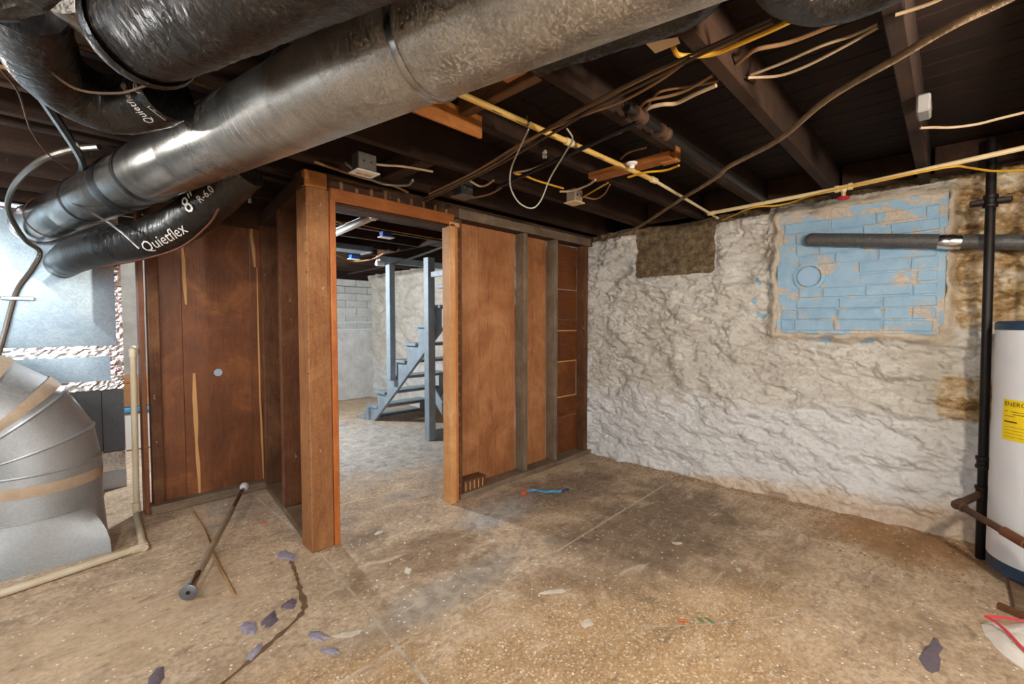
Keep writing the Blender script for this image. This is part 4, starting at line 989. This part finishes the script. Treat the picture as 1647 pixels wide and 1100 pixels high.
# ================================================================== SEEN THROUGH THE DOOR HEAD
for u, v, lb in ((621, 381, 'bright blue plastic box nearer the doorway'), (569, 416, 'bright blue plastic box farther inside the stair room')):
    c = P(u, v, z=2.10); e = thing('blue_box', c, lb, 'electrical box', 'blue boxes in the stair room')
    box('box', c.x-.05, c.x+.05, c.y-.035, c.y+.035, c.z, c.z+.046, BLUEPL, e, .006); box('cover', c.x-.065, c.x+.065, c.y-.045, c.y+.045, c.z-.01, c.z, WHITEPL, e, .003)
wt = thing('white_pipe', P(575, 360, z=2.1), 'short white plastic pipe seen through the top of the doorway', 'pipe')
a_, b_ = P(520, 384, z=2.08), P(604, 346, z=2.08); cyl('pipe', a_, b_, .028, WHITEPL, wt); lathe('socket_end', b_, a_-b_, [(-.01, .03), (0, .034), (.04, .034), (.045, .028)], WHITEPL, wt)
for k, lb in ((0, 'upper white cable beside the white pipe in the stair room'), (8, 'lower white cable beside the white pipe in the stair room')):
    tag(tube('white_cable', PZ([(528, 372+k), (555, 362+k), (580, 352+k), (598, 340+k)], 2.126), .008, WHITEPL), lb, 'cable', 'white cables in the stair room')
tag(tube('stair_room_cable', PZ([(530, 352), (550, 360), (560, 358), (580, 350)], 2.143), .005, WHITEPL), 'bent white wire at the top left of the doorway', 'wire')
tag(tube('stair_room_cable', PZ([(520, 352), (570, 360), (610, 368), (650, 375), (715, 386)], 2.154), .004, NM_YEL), 'yellow cable passing over the nearer blue box', 'cable')
tag(tube('stair_room_cable', PZ([(530, 404), (550, 414), (570, 420), (600, 416), (625, 402)], 2.12), .010, NM_TAN), 'tan cable sagging under the farther blue box', 'cable')
dk = thing('flat_duct', P(575, 400, z=2.08), 'flat galvanized duct between the joists of the stair room', 'duct')
c0, c1 = P(530, 400, z=2.09), P(605, 404, z=2.09)
box('duct_body', c0.x-.3, c1.x, c0.y-.11, c0.y+.11, 2.09, 2.15, GALV_PLENUM, dk); box('end_flange', c1.x-.02, c1.x+.01, c0.y-.125, c0.y+.125, 2.08, 2.158, STEEL, dk)
lt = thing('porcelain_light', P(611, 424, z=2.06), 'white porcelain light holder beside the stair rail post', 'light')
c_ = P(611, 424, z=2.02); cyl('holder', c_+Vector((-.05, 0, 0)), c_+Vector((.05, 0, 0)), .03, CERAMIC, lt); cyl('stem', c_, c_+Vector((0, 0, .055)), .012, CERAMIC, lt)
bp = tag(tube('black_pipe', PZ([(560, 440), (600, 432), (640, 422), (680, 409), (715, 396)], 2.05), .014, IRON), 'black pipe slanting above the stair posts', 'pipe')

# ================================================================== RIGHT WALL: PIPES AND WATER HEATER
fo = thing('insulated_pipe', P(1450, 385, x=3.70), 'grey foam insulated pipe running level across the blue bricks', 'pipe')
a_, b_ = P(1303, 385, x=3.725), P(1720, 391, x=3.70)
lathe('foam_cover', a_, b_-a_, [(-.03, .012), (-.022, .030), (-.008, .040), (.01, .043), ((b_-a_).length, .043)], FOAM, fo, 24)
t_ = (b_-a_).normalized(); c_ = P(1510, 386, x=3.71)
cc = a_+t_*((c_-a_).dot(t_)); lathe('foil_patch', cc, t_, [(0, .0435), (.002, .045), (.05, .046), (.10, .045), (.102, .0435)], FOIL, fo, 24, False)
vp = thing('gas_riser', (3.57, -.15, 0), 'black iron pipe standing against the stone wall beside the water heater', 'pipe')
top, bot = P(1594, 275, x=3.57), P(1586, 862, x=3.57)
bot = Vector((top.x, top.y-.02, .0)); top = Vector((top.x, top.y, 2.30))
cyl('pipe', bot, top, .021, IRON, vp)
def rise(v): return bot.lerp(top, (P(1590, v, x=3.57).z)/2.30)
for v in (324, 745, 793):
    c_ = rise(v); lathe('coupling', c_-Vector((0, 0, .035)), (0, 0, 1), [(0, .022), (.003, .031), (.02, .031), (.025, .026), (.045, .026), (.05, .031), (.067, .031), (.07, .022)], IRON, vp, 16)
c_ = rise(324); box('pipe_clamp', c_.x-.01, c_.x+.06, c_.y-.08, c_.y+.08, c_.z-.012, c_.z+.012, IRON, vp)
dp = thing('drip_pipe', P(1545, 812, x=3.45), 'rusty pipe with an elbow reaching from the iron riser past the heater', 'pipe')
e0 = rise(795); e1 = Vector((3.40, -.055, .325)); e2 = Vector((2.86, -.42, .28)); 
cyl('short_arm', e0, e1, .019, RUSTY, dp); cyl('long_arm', e1, e2, .017, RUSTY, dp)
lathe('elbow', e1-(e1-e0).normalized()*.04, e1-e0, [(0, .024), (.05, .026), (.066, .018)], RUSTY, dp); lathe('elbow', e1, e2-e1, [(-.02, .016), (0, .025), (.04, .024), (.041, .018)], RUSTY, dp)
lathe('coupling', e1.lerp(e2, .42), e2-e1, [(0, .018), (.003, .023), (.12, .023), (.123, .018)], simple('orange rust', '#6a4028', .75, .3, var='#7d5538'), dp)
wh = thing('water_heater', (3.43, -.41, .05), 'white cylindrical water heater with a blue rim and yellow energy label', 'water heater')
WC = Vector((3.43, -.41, 0)); WR = .243
lathe('bottom_rim', WC+Vector((0, 0, .05)), (0, 0, 1), [(0, WR-.01), (.005, WR), (.075, WR)], BLUERIM, wh, 56)
lathe('tank', WC+Vector((0, 0, .115)), (0, 0, 1), [(0, WR+.002), (1.165, WR+.002)], ENAMEL, wh, 56)
lathe('top_rim', WC+Vector((0, 0, 1.27)), (0, 0, 1), [(0, WR+.004), (.035, WR+.004), (.045, WR-.01), (.048, .02)], BLUERIM, wh, 56)
cyl('water_stub', WC+Vector((.0, .1, 1.3)), WC+Vector((0, .1, 2.1)), .011, RUSTY, wh)
# yellow label wrapped on the tank, facing the room
LA = math.atan2(-_f.y, -_f.x)
pl_ = P(1614, 680, x=3.25); LA = math.atan2(pl_.y-WC.y, pl_.x-WC.x)-.05
ang0 = R(121)
def lab(u, v, off=.0035): 
    th = ang0+u/WR; return Vector((WC.x+(WR+off)*math.cos(th), WC.y+(WR+off)*math.sin(th), .83+v))
V = []; F = []
for i in range(9):
    u = .25*i/8; V += [lab(u, -.10), lab(u, .10)]
for i in range(8): F.append((2*i, 2*i+2, 2*i+3, 2*i+1))
yl = mesh('energy_label', V, F, YELLOW, wh); yl['label'] = 'yellow energy label with black lettering'
def lt(body, size, u, v, sh=0):
    V, F = text_flat(body, size, sh); return mesh('label_lettering', [lab(u+p.x, v+p.y, .0042) for p in V], F, PRINT_BK, yl)
lt('ENERGYGUIDE', .031, .008, .068)
def lrect(u0, u1, v0, v1):
    n = 5; V = []; F = []
    for i in range(n+1):
        u = u0+(u1-u0)*i/n; V += [lab(u, v0, .0042), lab(u, v1, .0042)]
    for i in range(n): F.append((2*i, 2*i+2, 2*i+3, 2*i+1))
    return mesh('label_line', V, F, PRINT_BK, yl)
lrect(.01, .24, .040, .0425); lrect(.05, .22, .028, .031); lrect(.01, .06, .018, .020); lrect(.01, .07, -.012, -.006); lrect(.11, .24, -.012, -.006)
for k in range(4): lrect(.015, .20-.03*(k % 2), -.035-.016*k, -.0335-.016*k)
# plank base
pb = thing('heater_base', (3.3, -.35, 0), 'dirty wooden planks on the floor under the water heater', 'planks')
for k in range(4):
    a_ = Vector((3.06+.165*k, -.95, .022)); bar('plank', a_+Vector((.0, 0, 0)), a_+Vector((.0, .71, 0)), .155, .044, W_PLATE_Y, pb)
tag(bar('wood_wedge', (2.99, -.19, .016), (2.955, -.27, .016), .02, .03, W_STUD_BR), 'dark splinter of wood at the corner of the heater planks', 'wood')

# ================================================================== ON THE FLOOR
rod = thing('metal_rod', P(300, 972, z=0), 'tarnished telescopic metal rod with a round end flange lying on the floor', 'rod')
ra, rbb = Vector((.425, 2.535, .042)), Vector((.985, 3.745, .085)); rd = (rbb-ra).normalized()
cyl('wide_tube', ra, ra+rd*.95, .017, TARN, rod); cyl('narrow_tube', ra+rd*.94, rbb, .0135, CHROME, rod)
lathe('flange', ra+rd*.0, -rd, [(-.02, .018), (-.01, .026), (0, .036), (.008, .037), (.010, .034)], simple('grey flange plate', '#777c84', .4, .6), rod, 28); cyl('flange_hole', ra-rd*.0095, ra-rd*.0115, .009, IRON, rod)
lathe('end_cup', rbb-rd*.03, rd, [(0, .016), (.01, .024), (.03, .030), (.045, .030), (.05, .024)], CERAMIC, rod, 20)
cyl('bright_sleeve', ra+rd*.02, ra+rd*.16, .0185, CHROME, rod)
tag(tube('wooden_stick', [(.66, 3.70, .007), (.645, 3.3, .007), (.61, 2.9, .007), (.585, 2.42, .007)], .0065, W_STICK, None, 7), 'thin wooden stick on the floor crossing under the metal rod', 'stick')
oc = thing('wood_offcut', (2.2, YP+.02, .045), 'wooden offcut block lying on the sole plate by the pale jamb', 'block')
box('block', 2.122, 2.34, YP-.025, YP+.075, .045, .13, W_STUD_BR, oc, .005, .002)
for i in range(5): box('saw_mark', 2.13+i*.042, 2.137+i*.042, YP-.0285, YP-.024, .055, .118, PUTTY, oc, 0)
wr = thing('twisted_wrapper', P(878, 790, z=0), 'twisted strip of blue and orange plastic on the floor', 'wrapper')
tube('blue_strip', PZ([(848, 790), (862, 788), (876, 791), (890, 790), (903, 791)], .012), .010, CYAN, wr, 8, 6, True, crumple(.35, 0, 3))
tube('orange_end', PZ([(838, 794), (843, 793), (849, 789), (856, 789)], .012), .011, ORANGE, wr, 8, 6, True, crumple(.4, 0, 5))
tube('blue_end', PZ([(901, 791), (906, 789), (910, 787), (915, 787)], .012), .007, DKBLUE, wr, 8, 6, True, crumple(.4, 0, 9))
# crumpled scraps, each its own
def scrap(c, rx, ry, h, mat, seed, ang=0.0, n=15):
    V = []; F = []; m_ = 6
    for i in range(m_+1):
        for k in range(n):
            th = 2*math.pi*k/n; q = i/m_
            rr = 1.45*q*(1+.6*mn.noise(Vector((math.cos(th)*1.7+seed, math.sin(th)*1.7, seed*.3)))+.45*mn.noise(Vector((math.cos(th)*4+seed, math.sin(th)*4, 1))))
            x, y = rx*rr*math.cos(th), ry*rr*math.sin(th)
            z = h*(1-q*q)*(.6+.9*abs(mn.noise(Vector((x*40+seed, y*40, 2)))))+.002+.004*abs(mn.noise(Vector((x*60, y*60, seed))))*(1 if i < m_ else 0)
            V.append((c[0]+x*math.cos(ang)-y*math.sin(ang), c[1]+x*math.sin(ang)+y*math.cos(ang), z))
    for i in range(m_):
        for k in range(n): F.append((i*n+k, i*n+(k+1) % n, (i+1)*n+(k+1) % n, (i+1)*n+k))
    V += [(v[0], v[1], .0005) for v in V[-n:]]; b0 = m_*n
    for k in range(n): F.append((b0+k, b0+(k+1) % n, b0+n+(k+1) % n, b0+n+k))
    return mesh('scrap', V, F, mat, None, True)
for i, (u, v, rx, ry, ang, m, lb) in enumerate((
    (460, 893, .055, .022, .9, SCRAP, 'crumpled purple grey scrap on the floor nearest the corner post'),
    (466, 972, .026, .018, .2, SCRAP_DK, 'smallest dark scrap on the floor right of the dark crack end'),
    (402, 1010, .035, .018, .9, SCRAP, 'left half of the purple grey scrap pile on the floor'),
    (434, 997, .040, .016, .2, SCRAP_DK, 'right half of the purple grey scrap pile on the floor'),
    (410, 1048, .032, .010, .1, SCRAP, 'flat purple scrap on the floor left of the crack'),
    (512, 1025, .035, .016, 1.2, SCRAP, 'upright purple grey scrap beside the white paint splash'),
    (533, 1047, .030, .010, 1.3, SCRAP, 'thin grey scrap below the white paint splash'),
    (1498, 1053, .085, .020, -.9, SCRAP_DK, 'long dark scrap on the floor left of the plastic bag'),
    (252, 1092, .04, .018, .5, SCRAP_DK, 'dark scrap cut by the bottom edge of the photo'))):
    c = P(u, v, z=0); o = scrap(c, rx, ry, .007, m, i*3.7, ang+R(44)); o.name = 'floor_scrap'; tag(o, lb, 'scrap', 'crumpled floor scraps')
# paint splash
for i, (u, v, rx, ry, lb) in enumerate(((556, 1020, .045, .014, 'white paint splash on the floor beside a purple scrap'), (890, 952, .055, .010, 'pale chalky smear on the floor in the foreground'))):
    c = P(u, v, z=0); o = scrap(c, rx, ry, .0015, CHIP, 20+i, R(-34)); o.name = 'paint_splash'; tag(o, lb, 'paint splash')
for i, (u, v, s_, lb) in enumerate(((657, 918, .022, 'round cream chip on the dark floor beyond the joint'), (610, 857, .022, 'pale plaster chip in front of the doorway'), (645, 842, .020, 'flat white chip in the doorway'), (793, 870, .018, 'white chip right of the doorway'), (863, 908, .012, 'white chip beside the joint'), (945, 1003, .022, 'pale chip in the sandy foreground'), (1090, 874, .020, 'pale chip in the middle of the right floor'), (1188, 917, .016, 'pale chip on the right floor'), (365, 812, .014, 'white chip by the end of the metal rod'), (675, 831, .016, 'white chip farthest inside the doorway'))):
    c = P(u, v, z=0); o = scrap(c, s_, s_*.6, .004, CHIP, 40+i*2.3, random.random()*3, 9); o.name = 'paint_chip'; tag(o, lb, 'paint chip', 'loose paint chips')
c = P(424, 842, z=0); o = tag(tube('red_clip', [c+Vector((-.012, .012, .006)), c+Vector((0, 0, .007)), c+Vector((.012, -.014, .005))], .005, RED), 'small red plastic bit on the floor near the rod end', 'plastic bit')
c = P(1100, 1000, z=0); o = tag(tube('orange_bit', [c+Vector((-.012, .02, .004)), c+Vector((0, 0, .005)), c+Vector((.004, -.014, .004))], .0045, ORANGE), 'small orange plastic bit in the sandy foreground', 'plastic bit')
for u, lb in ((1127, 'left green chalk mark on the sandy floor'), (1141, 'right green chalk mark on the sandy floor')):
    c = P(u, 998, z=0); o = scrap(c, .014, .006, .0008, GREENST, u, R(70), 9); o.name = 'chalk_mark'; tag(o, lb, 'chalk mark', 'green chalk marks')
# dirt and crumbs along the foot of the stone wall
V = []; F = []
def crumb(x, y, s_):
    i = len(V); h = s_*random.uniform(.4, .8); a = random.random()*6
    for k in range(4): V.append((x+s_*math.cos(a+k*1.57)*random.uniform(.6, 1.2), y+s_*math.sin(a+k*1.57)*random.uniform(.6, 1.2), .0))
    V.append((x+random.uniform(-.3, .3)*s_, y+random.uniform(-.3, .3)*s_, h)); 
    for k in range(4): F.append((i+k, i+(k+1) % 4, i+4))
for _ in range(900):
    y = random.uniform(-.25, 2.45); d = abs(random.gauss(0, .06))+.0; x = WALLX-.045-d-(.10*max(0, (.5-y)) if y < .5 else 0)*random.random()*3
    crumb(x, y, random.uniform(.002, .009))
for _ in range(260): crumb(random.uniform(3.1, 3.7), random.uniform(-.1, .6), random.uniform(.003, .012))
tag(mesh('wall_foot_crumbs', V, F, DEBRIS), 'crumbled mortar and dirt along the foot of the stone wall', 'debris', kind='stuff')
V = []; F = []
for _ in range(520):
    x, y = random.uniform(.1, 3.3), random.uniform(.3, 3.6)
    if y > 2.5: continue
    crumb(x, y, random.uniform(.0015, .005))
tag(mesh('floor_flakes', V, F, CHIP), 'tiny white flakes strewn over the concrete floor', 'debris', kind='stuff')
# plastic bag with red drawstring
bg = thing('plastic_bag', P(1620, 1030, z=0), 'crumpled white plastic bag with red drawstrings at the bottom right', 'bag')
outl = [(1578, 1006), (1586, 1001), (1600, 1006), (1622, 1008), (1640, 1004), (1665, 1003), (1690, 1006), (1700, 1060), (1685, 1090), (1660, 1085), (1640, 1073), (1618, 1058), (1600, 1042), (1592, 1030), (1584, 1024)]
oc_ = [P(u, v, z=0) for u, v in outl]; cen = sum(oc_, Vector())/len(oc_); V = []; F = []; n = len(oc_); m_ = 7
for i in range(m_+1):
    q = 1-i/m_
    for p in oc_:
        x = cen.lerp(p, q); z = .004+.055*(1-q**2.2)*(.55+.7*abs(mn.noise(Vector((x.x*14, x.y*14, 3)))))+.008*abs(mn.noise(Vector((x.x*50, x.y*50, 1))))*(1 if i else 0)
        V.append((x.x, x.y, z))
V += [(p.x, p.y, 0) for p in oc_]
for i in range(m_):
    for k in range(n): F.append((i*n+k, i*n+(k+1) % n, (i+1)*n+(k+1) % n, (i+1)*n+k))
b0 = (m_+1)*n
for k in range(n): F.append((k, b0+k, b0+(k+1) % n, (k+1) % n))
mesh('sheet', V, F, BAG, bg, True)
def bagz(p): 
    d = (p-cen).length; q = min(1, d/.26); return .012+.055*(1-q**2.2)*.8
def drw(pts): 
    out = []
    for u, v in pts: p = P(u, v, z=0); out.append(Vector((p.x, p.y, bagz(p))))
    return out
tube('drawstring', drw([(1584, 1010), (1600, 1020), (1620, 1038), (1640, 1058), (1655, 1068)]), .006, BAG_RED, bg, 6); tube('drawstring', drw([(1584, 1010), (1605, 1012), (1630, 1015), (1660, 1014)]), .006, BAG_RED, bg, 6)

# ================================================================== BARE BULBS (outside the picture)
for i, (loc, watt, colr) in enumerate(BULBS):
    lb = ('bare bulb on the joists right behind the camera', 'bare bulb on the joists left of the camera', 'bare bulb on the joists near the furnace', 'bare bulb on the joists of the stair room')[i]
    b_ = thing('bare_bulb', loc, lb, 'lamp', 'bare ceiling bulbs'); L = Vector(loc)
    lathe('holder', (L.x, L.y, ZJ-.006), (0, 0, -1), [(0, .05), (.015, .05), (.03, .025), (.05, .022), (.06, .016)], CERAMIC, b_, 16)
    lathe('bulb', (L.x, L.y, ZJ-.055), (0, 0, -1), [(0, .013), (.02, .016), (.05, .029), (.07, .030), (.088, .022), (.097, .008)], GLOW, b_, 16)
    l = bpy.data.lights.new('bulb_light', 'POINT'); l.energy = watt; l.color = colr; l.shadow_soft_size = .06
    o = bpy.data.objects.new('bulb_light', l); o.location = (L.x, L.y, ZJ-.23); col.objects.link(o)
